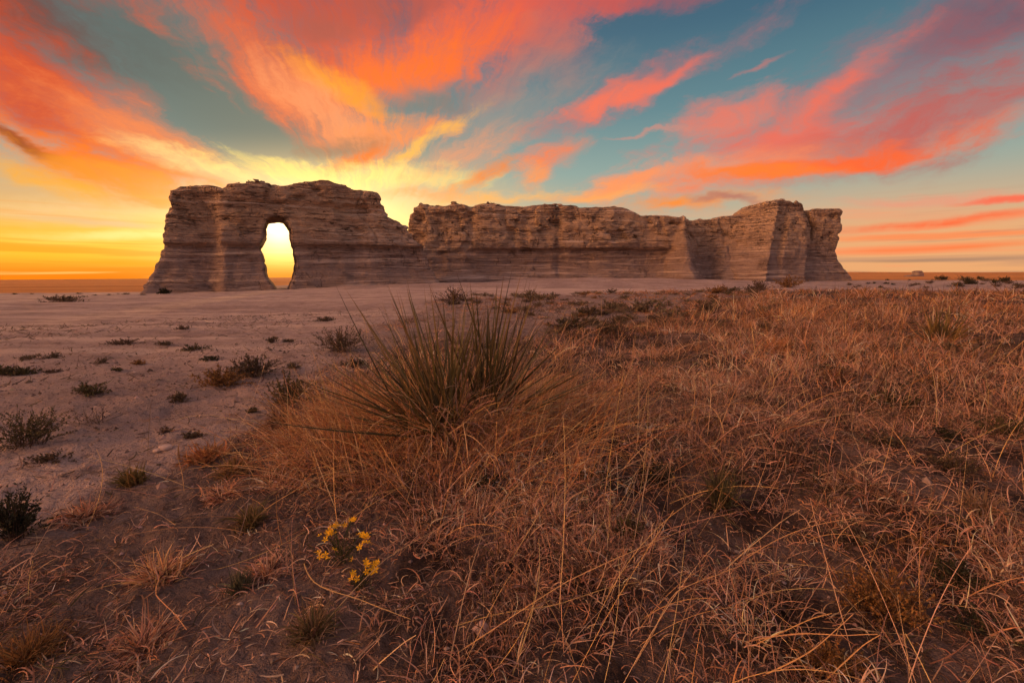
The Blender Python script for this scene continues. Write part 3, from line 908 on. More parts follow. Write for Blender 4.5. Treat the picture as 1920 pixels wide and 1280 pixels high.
def build_butte():
    A = at(1695, 523, 230); B = at(1735, 522, 230)
    fr = Frame(A, B)
    out = fr.poly([(1698, 530), (1700, 517), (1708, 515), (1714, 516), (1716, 508), (1723, 507), (1726, 513), (1728, 522), (1730, 530)])

    def solid(s, n, z):
        sil = sdpoly(s[:, 0, :], z[:, 0, :], out)[:, None, :] + 0 * n
        return smin(sil, smin(n + 2.2, 2.2 - n, .5), .5), sil
    V, Q = rough_rock(fr, ((-1, fr.len + 1), (-3.6, 3.6), (-4, 5.5)), 0.22, solid, 0.4, seed=600)
    o = mesh_obj("rock_butte", fr.world(V), Q, M_ROCK)
    tag(o, "small lone rock knob far out on the plain near the right horizon", "rock butte")


build_arch(); build_wall(); build_fin(); build_tower(); build_pillar(); build_butte()

# ------------------------------------------------------------------ plants
CAM = np.array([0, 0, CAMZ])


def jitter_cols(rng, n, cols, probs=None, var=0.18):
    c = np.array(cols)[rng.choice(len(cols), n, p=probs)]
    return np.clip(c * (1 + rng.normal(0, var, (n, 1))) * (1 + rng.normal(0, .05, (n, 3))), 0.01, 0.9)


def blades(base, az, L, lean, curl, width, cols, K=5, side=None, rng=RNG, droop=0.0, tipw=0.15, shape=1.6):
    """curved tapering ribbons: one row per blade"""
    n = len(base)
    az = np.asarray(az, float) * np.ones(n); L = L * np.ones(n); lean = lean * np.ones(n); curl = curl * np.ones(n); width = width * np.ones(n)
    side = np.zeros(n) if side is None else side * np.ones(n)
    pos = np.array(base, float).copy()
    rot = rng.uniform(-1.2, 1.2, n)
    Vs = []
    for k in range(K + 1):
        t = k / K
        th = lean + curl * t ** 1.3
        a = az + side * t
        d = np.stack([np.sin(th) * np.sin(a), np.sin(th) * np.cos(a), np.cos(th)], -1)
        if k: pos = pos + d * (L / K)[:, None]
        sv = np.stack([np.cos(a), -np.sin(a), np.zeros(n)], -1)
        up = np.cross(d, sv)
        sv = sv * np.cos(rot + .8 * t * side)[:, None] + up * np.sin(rot + .8 * t * side)[:, None]
        w = width * (1 - (1 - tipw) * t ** shape) * (0.75 + 0.25 * min(1, t * 4))
        Vs += [pos - sv * w[:, None] / 2, pos + sv * w[:, None] / 2]
    V = np.stack(Vs, 1)                                   # n, 2(K+1), 3
    m = 2 * (K + 1)
    i0 = (np.arange(n) * m)[:, None] + 2 * np.arange(K)[None, :]
    Q = np.stack([i0, i0 + 1, i0 + 3, i0 + 2], -1).reshape(-1, 4)
    C = np.repeat(cols, m, 0)
    return V.reshape(-1, 3), Q, C


def leaves(c, d, L, W_, cols, rng):
    """small lance leaves: 2 quads each folded along the midrib"""
    n = len(c)
    L = L * np.ones(n); W_ = W_ * np.ones(n)
    d = d / np.linalg.norm(d, axis=1, keepdims=True)
    r = rng.normal(size=(n, 3)); sv = np.cross(d, r); sv /= np.linalg.norm(sv, axis=1, keepdims=True) + 1e-9
    up = np.cross(sv, d)
    b = c; m = c + d * (L * .5)[:, None] + up * (L * .06)[:, None]; t = c + d * L[:, None]
    l = c + d * (L * .5)[:, None] - sv * (W_ / 2)[:, None] + up * (W_ * .2)[:, None]; r_ = c + d * (L * .5)[:, None] + sv * (W_ / 2)[:, None] + up * (W_ * .2)[:, None]
    V = np.stack([b, l, t, m, r_], 1).reshape(-1, 3)
    i = np.arange(n) * 5
    Q = np.concatenate([np.stack([i, i + 3, i + 2, i + 1], -1), np.stack([i, i + 4, i + 2, i + 3], -1)])
    return V, Q, np.repeat(cols, 5, 0)


def join(parts):
    V, Q, C = [], [], []; o = 0
    for v, q, c in parts:
        V.append(v); Q.append(q + o); C.append(c); o += len(v)
    return np.concatenate(V), np.concatenate(Q), np.concatenate(C)


def put_mesh(name, parts, mat, parent=None, loc=None):
    V, Q, C = join(parts)
    if loc is not None: V = V - np.array(loc)
    o = mesh_obj(name, V, Q, mat, parent=parent, col=C)
    if loc is not None and parent is None: o.location = loc
    return o


STRAW = [(.62, .36, .235), (.47, .255, .165), (.74, .49, .34), (.38, .25, .20), (.15, .082, .06), (.60, .29, .15)]
GOLD = [(.76, .48, .20), (.68, .40, .17), (.80, .55, .28)]
ORANGE = [(.56, .25, .095), (.48, .21, .085), (.62, .31, .13), (.36, .17, .08), (.27, .15, .07)]
SAGE = [(.12, .095, .06), (.095, .075, .045), (.15, .12, .08), (.14, .085, .055)]
GREEN = [(.085, .08, .036), (.065, .062, .03), (.11, .10, .048), (.14, .095, .052)]
DARK = [(.04, .045, .024), (.03, .034, .02), (.055, .056, .03)]
RUST = [(.30, .15, .05), (.24, .12, .045), (.36, .20, .07), (.17, .10, .05)]
TWIG = [(.13, .085, .06), (.17, .115, .08), (.09, .06, .045)]


def sample_sector(rng, r0, r1, n, half=R(58)):
    r = np.sqrt(rng.uniform(r0 * r0, r1 * r1, n)); a = rng.uniform(-half, half, n)
    return r * np.sin(a), r * np.cos(a)


def build_grass():
    rng = np.random.RandomState(42)
    near, mid, stalks = [], [], []
    rings = [  # r0, r1, tufts per m2, blades, length, width, segments
        (0.75, 2.3, 330, 56, .072, .0041, 7), (2.3, 4.6, 200, 52, .095, .0050, 6), (4.6, 9.5, 40, 42, .17, .0075, 5),
        (9.5, 19, 12.0, 32, .24, .013, 4), (19, 46, 2.2, 26, .34, .028, 3)]
    for r0, r1, dens, nb, Lm, wd, K in rings:
        n = int(dens * math.pi * (r1 * r1 - r0 * r0) * 116 / 360)
        x, y = sample_sector(rng, r0, r1, n)
        den, med = cover(x, y)
        cl = .9 * fbm(x * 1.15, y * 1.15, oct=2, seed=44) + .6 * fbm(x * 2.3, y * 2.3, oct=3, seed=70) + .5 * fbm(x * .25, y * .25, oct=2, seed=71)
        p = den * np.clip(0.56 + 1.9 * cl, .04, 1.4) + med * (1 - den) * np.clip(.33 + 1.4 * (fbm(x * 1.7, y * 1.7, oct=3, seed=72)), 0.03, .75)
        rightness = ss(-1, 9, x - 0.1 * y)
        if r0 > 4: p = p * (0.25 + 0.9 * rightness)
        k = rng.uniform(size=n) < p
        x, y, med, den = x[k], y[k], med[k], den[k]
        n = len(x)
        sz = rng.lognormal(0, .28, n) * np.where(den > .3, 1, .82)
        orange = np.clip(ss(2.2, 9, y) * (.55 + .6 * fbm(x * .5, y * .5, oct=2, seed=77)) + .25 * (np.hypot(x + .4, y - 2.9) < 1.1), 0, 1)
        # every tuft -> blades
        T = np.repeat(np.arange(n), nb)
        N = len(T)
        ra = rng.uniform(0, 2 * math.pi, N); rd = np.abs(rng.normal(0, 1, N)) * (0.034 + 0.12 * Lm) * (1 + .8 * (r0 > 4)) * sz[T] * 1.5
        bx = x[T] + rd * np.sin(ra); by = y[T] + rd * np.cos(ra)
        bz = ground_z(bx, by) - .006
        az = ra + rng.normal(0, 1.0, N)
        L = Lm * sz[T] * rng.uniform(.45, 1.35, N)
        hump = np.exp(-((bx + .35) ** 2 + (by - 2.75) ** 2) / .55)
        L = L * (1 + .75 * hump)
        lean = np.abs(rng.normal(.68 if r0 < 4 else .5, .42, N)) + .5 * (den[T] < .3); curl = rng.normal(1.45, .95, N) * (1.0 if r0 < 4 else .6)
        sd = rng.normal(0, 1.3, N) * (1 if r0 < 4 else .6)
        cols = jitter_cols(rng, N, STRAW, [.24, .20, .14, .16, .20, .06])
        co = jitter_cols(rng, N, ORANGE)
        cols = np.where((rng.uniform(size=N) < orange[T] * .9)[:, None], co, cols)
        tt = np.exp(rng.normal(-.04, .36, n) + .5 * fbm(x * 1.6, y * 1.6, oct=3, seed=79))[T][:, None]          # tufts differ in age
        cols = np.clip(cols * tt, .01, .85)
        gsel = (rng.uniform(size=n) < .05)[T]
        cols[gsel] = jitter_cols(rng, int(gsel.sum()), GREEN + SAGE)
        (near if r0 < 4 else mid).append(blades(np.stack([bx, by, bz], -1), az, L, lean, curl, wd * rng.uniform(.55, 1.25, N), cols, K, sd, rng))
    # seed stalks: long, thin, leaning, some bent over
    for r0, r1, n, Lm, wd in [(0.8, 2.4, 560, .34, .0019), (2.4, 5.5, 1500, .36, .0026), (5.5, 14, 1500, .42, .0052)]:
        x, y = sample_sector(rng, r0, r1, n)
        den, med = cover(x, y)
        k = rng.uniform(size=n) < .9 * den + .14 * med
        x, y = x[k], y[k]; n = len(x)
        b = np.stack([x, y, ground_z(x, y)], -1)
        wind = R(60) + rng.normal(0, .9, n)
        stalks.append(blades(b, wind, Lm * rng.uniform(.5, 1.7, n), np.abs(rng.normal(.75, .4, n)), rng.normal(.45, .45, n), wd * rng.uniform(.7, 1.3, n),
                             jitter_cols(rng, n, GOLD + STRAW[:3]), 9, rng.normal(0, .5, n), rng, tipw=.5))
    # fine orange straw standing round the yucca
    n = 5200
    x = -0.45 + rng.normal(0, .55, n); y = 2.7 + rng.normal(0, .42, n)
    den, med = cover(x, y); k = (den > .2) | (rng.uniform(size=n) < .25); x, y = x[k], y[k]; n = len(x)
    b = np.stack([x, y, ground_z(x, y)], -1)
    stalks.append(blades(b, np.where(x < -.3, R(-95), R(95)) + rng.normal(0, .9, n), rng.uniform(.2, .5, n), np.abs(rng.normal(.75, .4, n)), rng.normal(.6, .5, n), .0030, jitter_cols(rng, n, ORANGE + GOLD), 6, rng.normal(0, .4, n), rng, tipw=.4))
    # the long fallen straws that cross the foreground (pixel of both ends, lifted in an arc)
    LONG = [((560, 1250), (850, 960)), ((840, 1270), (905, 1000)), ((850, 1240), (1290, 990)), ((570, 1060), (770, 1160)), ((1190, 1240), (1390, 1060)), ((850, 1180), (1200, 1090)),
            ((1350, 1070), (1500, 955)), ((1380, 1050), (1620, 970)), ((1480, 985), (1690, 1130)), ((1690, 1130), (1915, 1205)), ((1800, 1120), (1925, 1080)), ((1400, 1195), (1645, 1187)),
            ((1410, 1200), (1560, 1150)), ((1300, 950), (1410, 1000)), ((1470, 840), (1610, 775)), ((1560, 985), (1730, 850)), ((1560, 955), (1580, 830)), ((640, 1010), (830, 860)),
            ((470, 985), (620, 880)), ((700, 905), (560, 930)), ((1230, 1270), (1340, 1010)), ((960, 1275), (1010, 1010)), ((55, 1130), (62, 1050)), ((330, 990), (250, 950)), ((280, 1090), (160, 1110)),
            ((300, 1075), (215, 1050)), ((300, 1080), (350, 1180)), ((310, 1070), (400, 1020)), ((1080, 870), (1300, 800)), ((1330, 870), (1490, 720)), ((1210, 840), (1190, 700)),
            ((1620, 900), (1660, 780)), ((1760, 860), (1900, 790)), ((1430, 1270), (1600, 1150)), ((1540, 1280), (1650, 1190)), ((700, 1270), (780, 1190)), ((910, 1000), (1010, 850))]
    pts, cc = [], []
    for (x0, y0), (x1, y1) in LONG:
        a = on_ground(x0, y0); b_ = on_ground(x1, y1, .10 + .08 * rng.uniform())
        a[2] = float(ground_z(np.array([a[0]]), np.array([a[1]]))[0])
        L = np.linalg.norm(b_ - a); K = 14; P = []
        sidev = np.cross((b_ - a) / L, [0, 0, 1]); bow = rng.normal(0, .05) * L; kink = rng.uniform(.4, .8); kd = rng.normal(0, .035) * L
        for k in range(K + 1):
            t = k / K
            p = a + (b_ - a) * t + sidev * (bow * math.sin(math.pi * t) + kd * max(0, 1 - abs(t - kink) / .3)) + np.array([0, 0, .05 * L * 4 * t * (1 - t)])
            P.append(p)
        P = np.array(P); T = np.gradient(P, axis=0); T /= np.linalg.norm(T, axis=1, keepdims=True)
        toc = CAM - P; sv = np.cross(T, [0.2, -.6, .77]); sv /= np.linalg.norm(sv, axis=1, keepdims=True)
        w_ = np.linspace(.0030, .0014, K + 1)[:, None] * rng.uniform(.8, 1.3)
        V = np.stack([P - sv * w_ / 2, P + sv * w_ / 2], 1).reshape(-1, 3)
        i0 = 2 * np.arange(K); Q = np.stack([i0, i0 + 1, i0 + 3, i0 + 2], -1)
        c = jitter_cols(rng, 1, GOLD, var=.12); stalks.append((V, Q, np.repeat(c, len(V), 0)))
    o = put_mesh("dry_curly_grass", near, M_GRASS); tag(o, "matted curly dry tan grass covering the foreground ground", "grass", kind="stuff")
    o = put_mesh("tall_dry_grass", mid, M_GRASS); tag(o, "orange dry prairie grass filling the right middle distance", "grass", kind="stuff")
    o = put_mesh("straw_stalks", stalks, M_GRASS); tag(o, "long thin golden straw stalks leaning across the matted grass", "grass", kind="stuff")
    # litter: short dead bits and pebbles on the bare soil
    n = 16000
    x, y = sample_sector(rng, .8, 6.5, n); r = np.hypot(x, y)
    den, med = cover(x, y); k = rng.uniform(size=n) < (.25 + .75 * np.clip(den + med, 0, 1)) * (1.2 / np.maximum(r, 1.2)) ; x, y = x[k], y[k]; n = len(x)
    b = np.stack([x, y, ground_z(x, y) + .004], -1)
    lit = blades(b, rng.uniform(0, 7, n), rng.uniform(.015, .07, n), rng.normal(1.45, .12, n), rng.normal(0, .5, n), rng.uniform(.002, .0045, n), jitter_cols(rng, n, STRAW), 3, rng.normal(0, 1.2, n), rng, tipw=.4)
    o = put_mesh("grass_litter", [lit], M_GRASS); tag(o, "short broken straw bits lying on the bare soil", "litter", kind="stuff")
    n = 15000
    x, y = sample_sector(rng, 1.5, 15, n); den, med = cover(x, y); r = np.hypot(x, y)
    k = (rng.uniform(size=n) < (1 - den) * np.clip(.5 + 1.4 * fbm(x * .7, y * .7, oct=3, seed=88), .05, 1)) & (x < 3); x, y, r = x[k], y[k], r[k]; n = len(x)
    b = np.stack([x, y, ground_z(x, y) + .004], -1)
    lit = blades(b, rng.uniform(0, 7, n), rng.uniform(.02, .09, n) * (1 + .06 * r), rng.normal(1.38, .15, n), rng.normal(0, .6, n), rng.uniform(.003, .006, n) * (1 + .12 * r), jitter_cols(rng, n, TWIG + STRAW[3:5] + SAGE), 4, rng.normal(0, 1.2, n), rng, tipw=.4)
    o = put_mesh("twig_litter", [lit], M_GRASS); tag(o, "dark dead twigs strewn over the pale chalk soil on the left", "litter", kind="stuff")
    n = 13000
    x, y = sample_sector(rng, .75, 8, n); b = np.stack([x, y, ground_z(x, y)], -1)
    den, med = cover(x, y)
    s_ = rng.lognormal(-5.0, .5, n) * (.7 + .10 * np.hypot(x, y)); oc = np.array([(1, 0, 0), (0, 1, 0), (-1, 0, 0), (0, -1, 0), (0, 0, .7), (0, 0, -.7)], float)
    V = b[:, None, :] + oc[None] * s_[:, None, None] * rng.uniform(.55, 1.25, (n, 6, 1))
    i = (np.arange(n) * 6)[:, None]
    tr = np.concatenate([i + np.array(t) for t in [(0, 1, 4), (1, 2, 4), (2, 3, 4), (3, 0, 4), (1, 0, 5), (2, 1, 5), (3, 2, 5), (0, 3, 5)]])
    c = jitter_cols(rng, n, [(.30, .215, .185), (.20, .14, .115), (.38, .28, .24), (.13, .088, .072), (.17, .12, .10)])
    o = mesh_obj("pebbles", V.reshape(-1, 3), None, M_STONE, col=np.repeat(c, 6, 0), smooth=False, tris=tr)
    tag(o, "small chalk pebbles and clods strewn over the soil", "pebbles", kind="stuff")


build_grass()


def gp(px, py):
    """point of the ground seen at a photo pixel (a few steps against the real ground height)"""
    z = 0.0
    for _ in range(6):
        p = on_ground(px, py, z); z = float(ground_z(p[0:1], p[1:2])[0])
    return np.array([p[0], p[1], z])


def depth(p): return float((p - CAM) @ _f)


def bush_parts(rng, w_, h, pal, n_stem, n_leaf, leaf, flat=.5, spread=1.0):
    """stems fan from the root; leaves sit along their upper two thirds"""
    az = rng.uniform(0, 2 * math.pi, n_stem); lean = np.abs(rng.normal(.55, .35, n_stem)) * spread
    # stretch so that the bush is w_ wide and h high
    L = rng.uniform(.6, 1.05, n_stem); K = 5
    cols = jitter_cols(rng, n_stem, TWIG)
    base = rng.normal(0, .10, (n_stem, 3)) * [1, 1, 0]
    stem = blades(base, az, L, lean, rng.normal(.25, .3, n_stem), .05, cols, K, rng.normal(0, .5, n_stem), rng, tipw=.35)
    sc = np.array([w_ * .62, w_ * .62 * flat * 1.4 if flat < .7 else w_ * .62, h])
    V = stem[0].reshape(n_stem, 2 * (K + 1), 3)
    mids = (V[:, 0::2] + V[:, 1::2]) / 2
    si = rng.randint(0, n_stem, n_leaf); t = rng.uniform(.28, 1.0, n_leaf) * K; k = np.minimum(t.astype(int), K - 1); f = (t - k)[:, None]
    c = mids[si, k] * (1 - f) + mids[si, k + 1] * f
    d = (mids[si, k + 1] - mids[si, k]); d /= np.linalg.norm(d, axis=1, keepdims=True); d = d * .7 + rng.normal(0, .55, (n_leaf, 3)); d[:, 2] += .25
    c = c * sc
    # keep the twigs thin after stretching
    mid_s = mids * sc; wv = (V[:, 1::2] - V[:, 0::2]); wv = wv / (np.linalg.norm(wv, axis=2, keepdims=True) + 1e-9) * (leaf * .16) * np.linspace(1.2, .45, K + 1)[None, :, None]
    V2 = np.stack([mid_s - wv / 2, mid_s + wv / 2], 2).reshape(n_stem * 2 * (K + 1), 3)
    lv = leaves(c, d, leaf * rng.uniform(.6, 1.3, n_leaf), leaf * .38 * rng.uniform(.7, 1.3, n_leaf), jitter_cols(rng, n_leaf, pal, var=.25), rng)
    return (V2, stem[1], stem[2]), lv


def bush(seed, px, py, wpx, hpx, pal, label, name="low_shrub", cat="shrub", parts=True, n_stem=40, n_leaf=520, leafpx=7.5, group=None, spread=1.0, flat=.5):
    rng = np.random.RandomState(seed)
    p = gp(px, py); dd = depth(p)
    st, lv = bush_parts(rng, wpx / F * dd, hpx / F * dd, pal, n_stem, n_leaf, leafpx / F * dd, flat, spread)
    p = p - np.array([0, 0, .01])
    if parts:
        r = empty(name, p)
        put_mesh("stems", [st], M_TWIG, r)
        if n_leaf: put_mesh("foliage", [lv], M_LEAF, r)
    else:
        r = put_mesh(name, [st, lv], M_LEAF); r.location = p
    return tag(r, label, cat, group)


def tuft(seed, px, py, wpx, hpx, pal, label, nb=260, name="grass_tuft", curl=.9, lean=.5, wd=3.0):
    rng = np.random.RandomState(seed)
    p = gp(px, py); dd = depth(p); w_, h = wpx / F * dd, hpx / F * dd
    a = rng.uniform(0, 7, nb); rd = np.abs(rng.normal(0, 1, nb)) * w_ * .13
    b = np.stack([rd * np.sin(a), rd * np.cos(a), np.zeros(nb)], -1)
    z = ground_z(b[:, 0] + p[0], b[:, 1] + p[1]) - p[2] - .005; b[:, 2] = z
    L = rng.uniform(.45, 1.15, nb) * max(h * 1.05, w_ * .42)
    m = blades(b, a + rng.normal(0, 1.1, nb), L * rng.uniform(.6, 1, nb), np.abs(rng.normal(lean, .38, nb)), rng.normal(curl, .7, nb), wd / F * dd * rng.uniform(.6, 1.2, nb), jitter_cols(rng, nb, pal), 7, rng.normal(0, .5, nb), rng)
    o = put_mesh(name, [m], M_GRASS); o.location = p
    return tag(o, label, "grass tuft")


BUSHES = [
    # px, py, width, height, palette, stems, leaves, label
    (112, 566, 84, 13, SAGE, 40, 500, "flattened green shrub alone on the pale flat, left of the rock arch"),
    (235, 645, 80, 11, TWIG, 40, 350, "long dark mat of dead shrub on the pale track left of the stemmy shrubs"),
    (309, 648, 30, 10, SAGE, 24, 200, "small tangled grey shrub just right of the long dark mat"),
    (366, 657, 58, 16, GREEN, 30, 320, "low green shrub with twigs raised on its right, above a dark strip"),
    (396, 675, 48, 9, DARK, 24, 240, "thin dark strip of shrub below the low twiggy green shrub"),
    (194, 681, 28, 13, SAGE, 20, 130, "tiny spiky shrub with one twig sticking up on the chalk flat"),
    (260, 683, 24, 9, RUST, 24, 200, "tiny rounded brown shrub right of the tiny spiky one"),
    (218, 696, 20, 6, GREEN, 18, 120, "smallest green sprig on the chalk, below the tiny spiky shrub"),
    (58, 673, 46, 11, SAGE, 26, 200, "sprawling grey twigs, left one of two side by side"),
    (98, 671, 36, 12, SAGE, 24, 180, "sprawling grey twigs with raised ends, right one of two side by side"),
    (8, 703, 60, 22, GREEN, 34, 420, "green shrub cut by the left edge of the picture, above the dark strip"),
    (45, 701, 50, 15, GREEN, 30, 300, "low green shrub beside the one cut by the left edge"),
    (101, 698, 44, 7, TWIG, 24, 240, "flat dark strip of dead shrub right of two low green shrubs"),
    (167, 739, 72, 26, GREEN, 40, 520, "bright green mound shrub with twig tips, alone on the chalk"),
    (336, 753, 52, 18, SAGE, 30, 300, "pale olive leafy shrub on bare chalk"),
    (418, 720, 104, 38, RUST, 70, 1300, "brown-green mound shrub, front half of the large pair left of the yucca"),
    (476, 707, 110, 46, SAGE, 70, 1300, "dark twiggy mound shrub, back half of the large pair left of the yucca"),
    (475, 773, 28, 12, GREEN, 20, 160, "small green sprig left of the dark leafy shrub"),
    (48, 834, 165, 78, GREEN, 80, 1500, "large green branching shrub at the left edge"),
    (310, 810, 34, 13, TWIG, 24, 120, "small dead shrub above the pale stones"),
    (364, 819, 42, 15, SAGE, 26, 260, "low olive shrub right of the small dead shrub"),
    (92, 862, 92, 24, SAGE, 40, 460, "sparse grey-green shrub below the large green branching shrub"),
    (540, 762, 92, 74, GREEN, 80, 1400, "dark leafy shrub growing at the edge of the yucca's dry grass"),
    (548, 690, 44, 13, SAGE, 28, 260, "low twiggy shrub between the mound pair and the yucca"),
    (510, 642, 32, 13, SAGE, 22, 180, "small upright grey shrub on the far pale flat, left of the yucca"),
    (541, 641, 22, 7, SAGE, 18, 120, "small flat shrub next to the small upright grey shrub"),
    (340, 617, 28, 7, TWIG, 18, 150, "small dark sprig near the pale track's streaks"),
    (610, 602, 40, 8, SAGE, 26, 220, "faint low shrub on the pale track before the cliff"),
    (640, 662, 120, 52, SAGE, 90, 1500, "broad dark shrub mound behind the yucca's left leaves"),
    (665, 690, 60, 24, DARK, 40, 480, "dark squat shrub among the yucca's left leaf tips"),
    (850, 566, 66, 32, TWIG, 60, 380, "bare twiggy bush just behind the yucca's upright leaves"),
    (1146, 628, 62, 40, SAGE, 50, 620, "tallest sage shrub at the near edge of the scattered shrubs"),
    (1076, 612, 32, 30, GREEN, 36, 380, "upright green shrub left of the tallest sage shrub"),
    (1106, 592, 50, 24, SAGE, 36, 420, "rounded sage shrub behind the upright green shrub"),
    (1425, 545, 40, 20, TWIG, 40, 260, "airy twiggy bush standing before the tower's left foot"),
    (1478, 539, 64, 24, RUST, 50, 420, "rusty brown bush standing before the tower's right foot"),
    (1345, 550, 44, 16, RUST, 40, 420, "reddish bush at the sand edge left of the tower"),
    (308, 551, 22, 9, DARK, 40, 420, "small black shrub at the foot of the rock arch's left end"),
    (28, 1010, 92, 110, DARK, 80, 1500, "dark green upright shrub in the lower left corner region"),
    (1650, 1150, 165, 92, RUST, 120, 2600, "rusty orange fuzzy plant in the lower right grass"),
    (1550, 1255, 150, 60, RUST, 90, 1500, "rusty fuzzy plant at the bottom edge, right of the matted straw"),
    (1785, 1095, 96, 56, DARK, 70, 1100, "nearly black green plant right of the rusty fuzzy plant"),
    (1790, 890, 120, 52, SAGE, 70, 1100, "olive plant among bare soil at the right edge"),
    (1880, 810, 110, 48, GREEN, 60, 900, "green plant at the right edge above the olive plant"),
    (1230, 905, 100, 46, DARK, 60, 800, "dark green plant with two tiny yellow flowers in the matted grass"),
    (1180, 1000, 70, 36, GREEN, 50, 600, "small green plant in the matted grass below the dark flowering plant"),
]
for i, (px, py, a, b, pal, ns, nl, lab) in enumerate(BUSHES):
    near = py > 700
    bush(900 + i, px, py, a, b, pal, lab, n_stem=int(ns * 1.3), n_leaf=int(nl * 1.7), leafpx=(5.2 if near else 3.8) if py < 980 else 7.5, parts=near or a > 60, spread=1.25 if b < a * .4 else 1.0, flat=.5 if b < a * .45 else .9)
bush(880, 172, 790, 120, 40, TWIG, "bare grey branching twigs beside the large green shrub", "bare_twigs", "dead shrub", True, 60, 60, 5, spread=1.25, flat=.8)

TUFTS = [
    (250, 908, 66, 44, [(.20, .15, .05), (.15, .12, .045), (.28, .18, .07)], "olive-yellow grass tuft on the bare slope, lower left", .5, .4),
    (470, 985, 80, 52, [(.16, .13, .05), (.12, .10, .04), (.30, .19, .09)], "olive-green grass tuft left of the yellow flowers", .6, .5),
    (585, 1190, 110, 70, [(.13, .11, .05), (.20, .14, .07), (.30, .19, .11)], "dark olive grass tuft below the yellow flowers", .9, .5),
    (450, 1108, 56, 46, [(.14, .14, .085), (.10, .10, .06)], "small grey-green grass tuft left of the yellow flowers' foot", .3, .3),
    (300, 1080, 150, 70, STRAW + GOLD, "spreading straw tuft with long bent blades on the bare slope", .7, 1.0),
    (270, 1215, 190, 80, STRAW, "large dark-hearted straw tuft at the bottom left", 1.0, .9),
    (50, 1235, 170, 70, RUST, "brown fuzzy grass tuft in the bottom left corner", .8, .7),
    (440, 885, 90, 40, [(.20, .14, .06), (.42, .24, .13)], "brown grass tuft with a green heart above the bare slope", .7, .6),
    (385, 860, 110, 34, ORANGE, "orange-brown low grass tuft below the pale stones", .9, .8),
    (155, 972, 130, 40, STRAW, "pinkish curled grass tuft right of the dark upright shrub", 1.3, .8),
    (420, 930, 110, 42, STRAW, "curled tan grass tuft above the olive-green tuft", 1.4, .8),
    (500, 1080, 120, 50, STRAW, "curled pink-tan grass tuft left of the yellow flowers", 1.4, .7),
    (525, 805, 74, 56, [(.24, .13, .08), (.15, .09, .06), (.32, .18, .10)], "brown drooping grass tuft under the dark leafy shrub", 1.2, .5),
    (1350, 950, 60, 84, [(.12, .11, .055), (.17, .14, .07), (.08, .075, .04)], "upright olive grass tuft in the matted straw", .15, .25),
    (1845, 960, 130, 60, [(.42, .27, .16), (.33, .21, .13), (.26, .17, .10)], "rounded pale tan grass clump at the right edge", 1.2, .7),
    (1565, 712, 80, 40, [(.22, .11, .06), (.14, .075, .045)], "dark brown grass tuft in the right middle grass", .9, .6),
    (1455, 660, 60, 36, ORANGE, "orange grass tuft on the right beyond the dark brown tuft", .6, .4),
    (1000, 1110, 150, 50, STRAW, "curly straw tuft in the centre of the bottom foreground", 1.6, .8),
]
for i, (px, py, a, b, pal, lab, cu, le) in enumerate(TUFTS):
    tuft(1200 + i, px, py, a, b, pal, lab, nb=480 if a > 80 else 280, curl=cu, lean=le)

# scattered shrubs between the grass and the cliff: a few kinds, copied
rng = np.random.RandomState(5)
KINDS = []
SAGE2 = [(.20, .165, .10), (.15, .125, .075), (.25, .19, .125), (.18, .12, .08)]
for k in range(7):
    pal = [SAGE2, SAGE, GREEN, SAGE2, RUST, TWIG, DARK][k]
    st, lv = bush_parts(np.random.RandomState(300 + k), 1.0, .48, pal, 34, 420, .10, .8, 1.1)
    o = put_mesh("scrub_shrub", [st, lv], M_LEAF)
    KINDS.append(o)
used = [False] * 7


def scrub(px, py, wpx, hf, label, group, k=None):
    k = rng.randint(0, 7) if k is None else k
    o = KINDS[k]
    if used[k]:
        o = KINDS[k].copy(); COL.objects.link(o)
    used[k] = True
    p = gp(px, py); sc = wpx / F * depth(p)
    o.location = p - np.array([0, 0, .015]); o.rotation_euler = (0, 0, rng.uniform(0, 6.28)); o.scale = (sc, sc, sc * hf)
    tag(o, label, "shrub", group)


AREA = [(800, 566), (850, 553), (1000, 552), (1100, 549), (1300, 546), (1430, 545), (1500, 547), (1400, 570), (1330, 596), (1260, 622), (1150, 640), (1030, 640), (1020, 600), (900, 585)]
n = 0
while n < 170:
    px, py = rng.uniform(800, 1500), 546 + 94 * rng.uniform() ** 1.7
    if not inpoly(np.array([px]), np.array([py]), AREA)[0]: continue
    sz = (12 + 34 * ((py - 546) / 94)) * rng.lognormal(.1, .4)
    scrub(px, py, sz, rng.uniform(.4, .85), "low scrubby shrub, one of the many dotting the pale ground between grass and cliff", "scattered shrubs before the cliff", [0, 1, 2, 3, 0, 3, 5, 4][rng.randint(0, 8)])
    n += 1
n = 0
while n < 42:
    px, py = rng.uniform(1150, 1920), 552 + 130 * rng.uniform() ** 1.5
    if px < 1150 + (py - 552) * .5: continue
    scrub(px, py, (10 + .20 * (py - 552)) * rng.lognormal(.1, .35), rng.uniform(.7, 1.2), "brownish shrub half sunk in the orange grass on the right", "shrubs in the orange grass", [3, 4, 5, 1][rng.randint(0, 4)])
    n += 1
for px, py, ww in [(1032, 521, 12), (1071, 524, 19), (1060, 515, 8), (1085, 508, 15), (1100, 509, 12), (1115, 508, 14), (1128, 524, 7), (1150, 525, 11), (1172, 523, 7), (1203, 522, 13), (1232, 526, 6), (1000, 527, 7)]:
    scrub(px, py, ww, 1.1, "tiny dark shrub on the sand apron at the foot of the cliff", "dark shrubs on the sand apron", 6)
for px, py, ww in [(28, 552, 12), (60, 551, 8), (148, 551, 12), (178, 554, 10), (205, 553, 10), (236, 552, 14), (268, 553, 12), (222, 551, 6), (75, 564, 8)]:
    scrub(px, py, ww, .55, "tiny dark shrub along the line where the flat meets the tawny plain", "dark shrubs at the plain's edge", 6)
n = 0
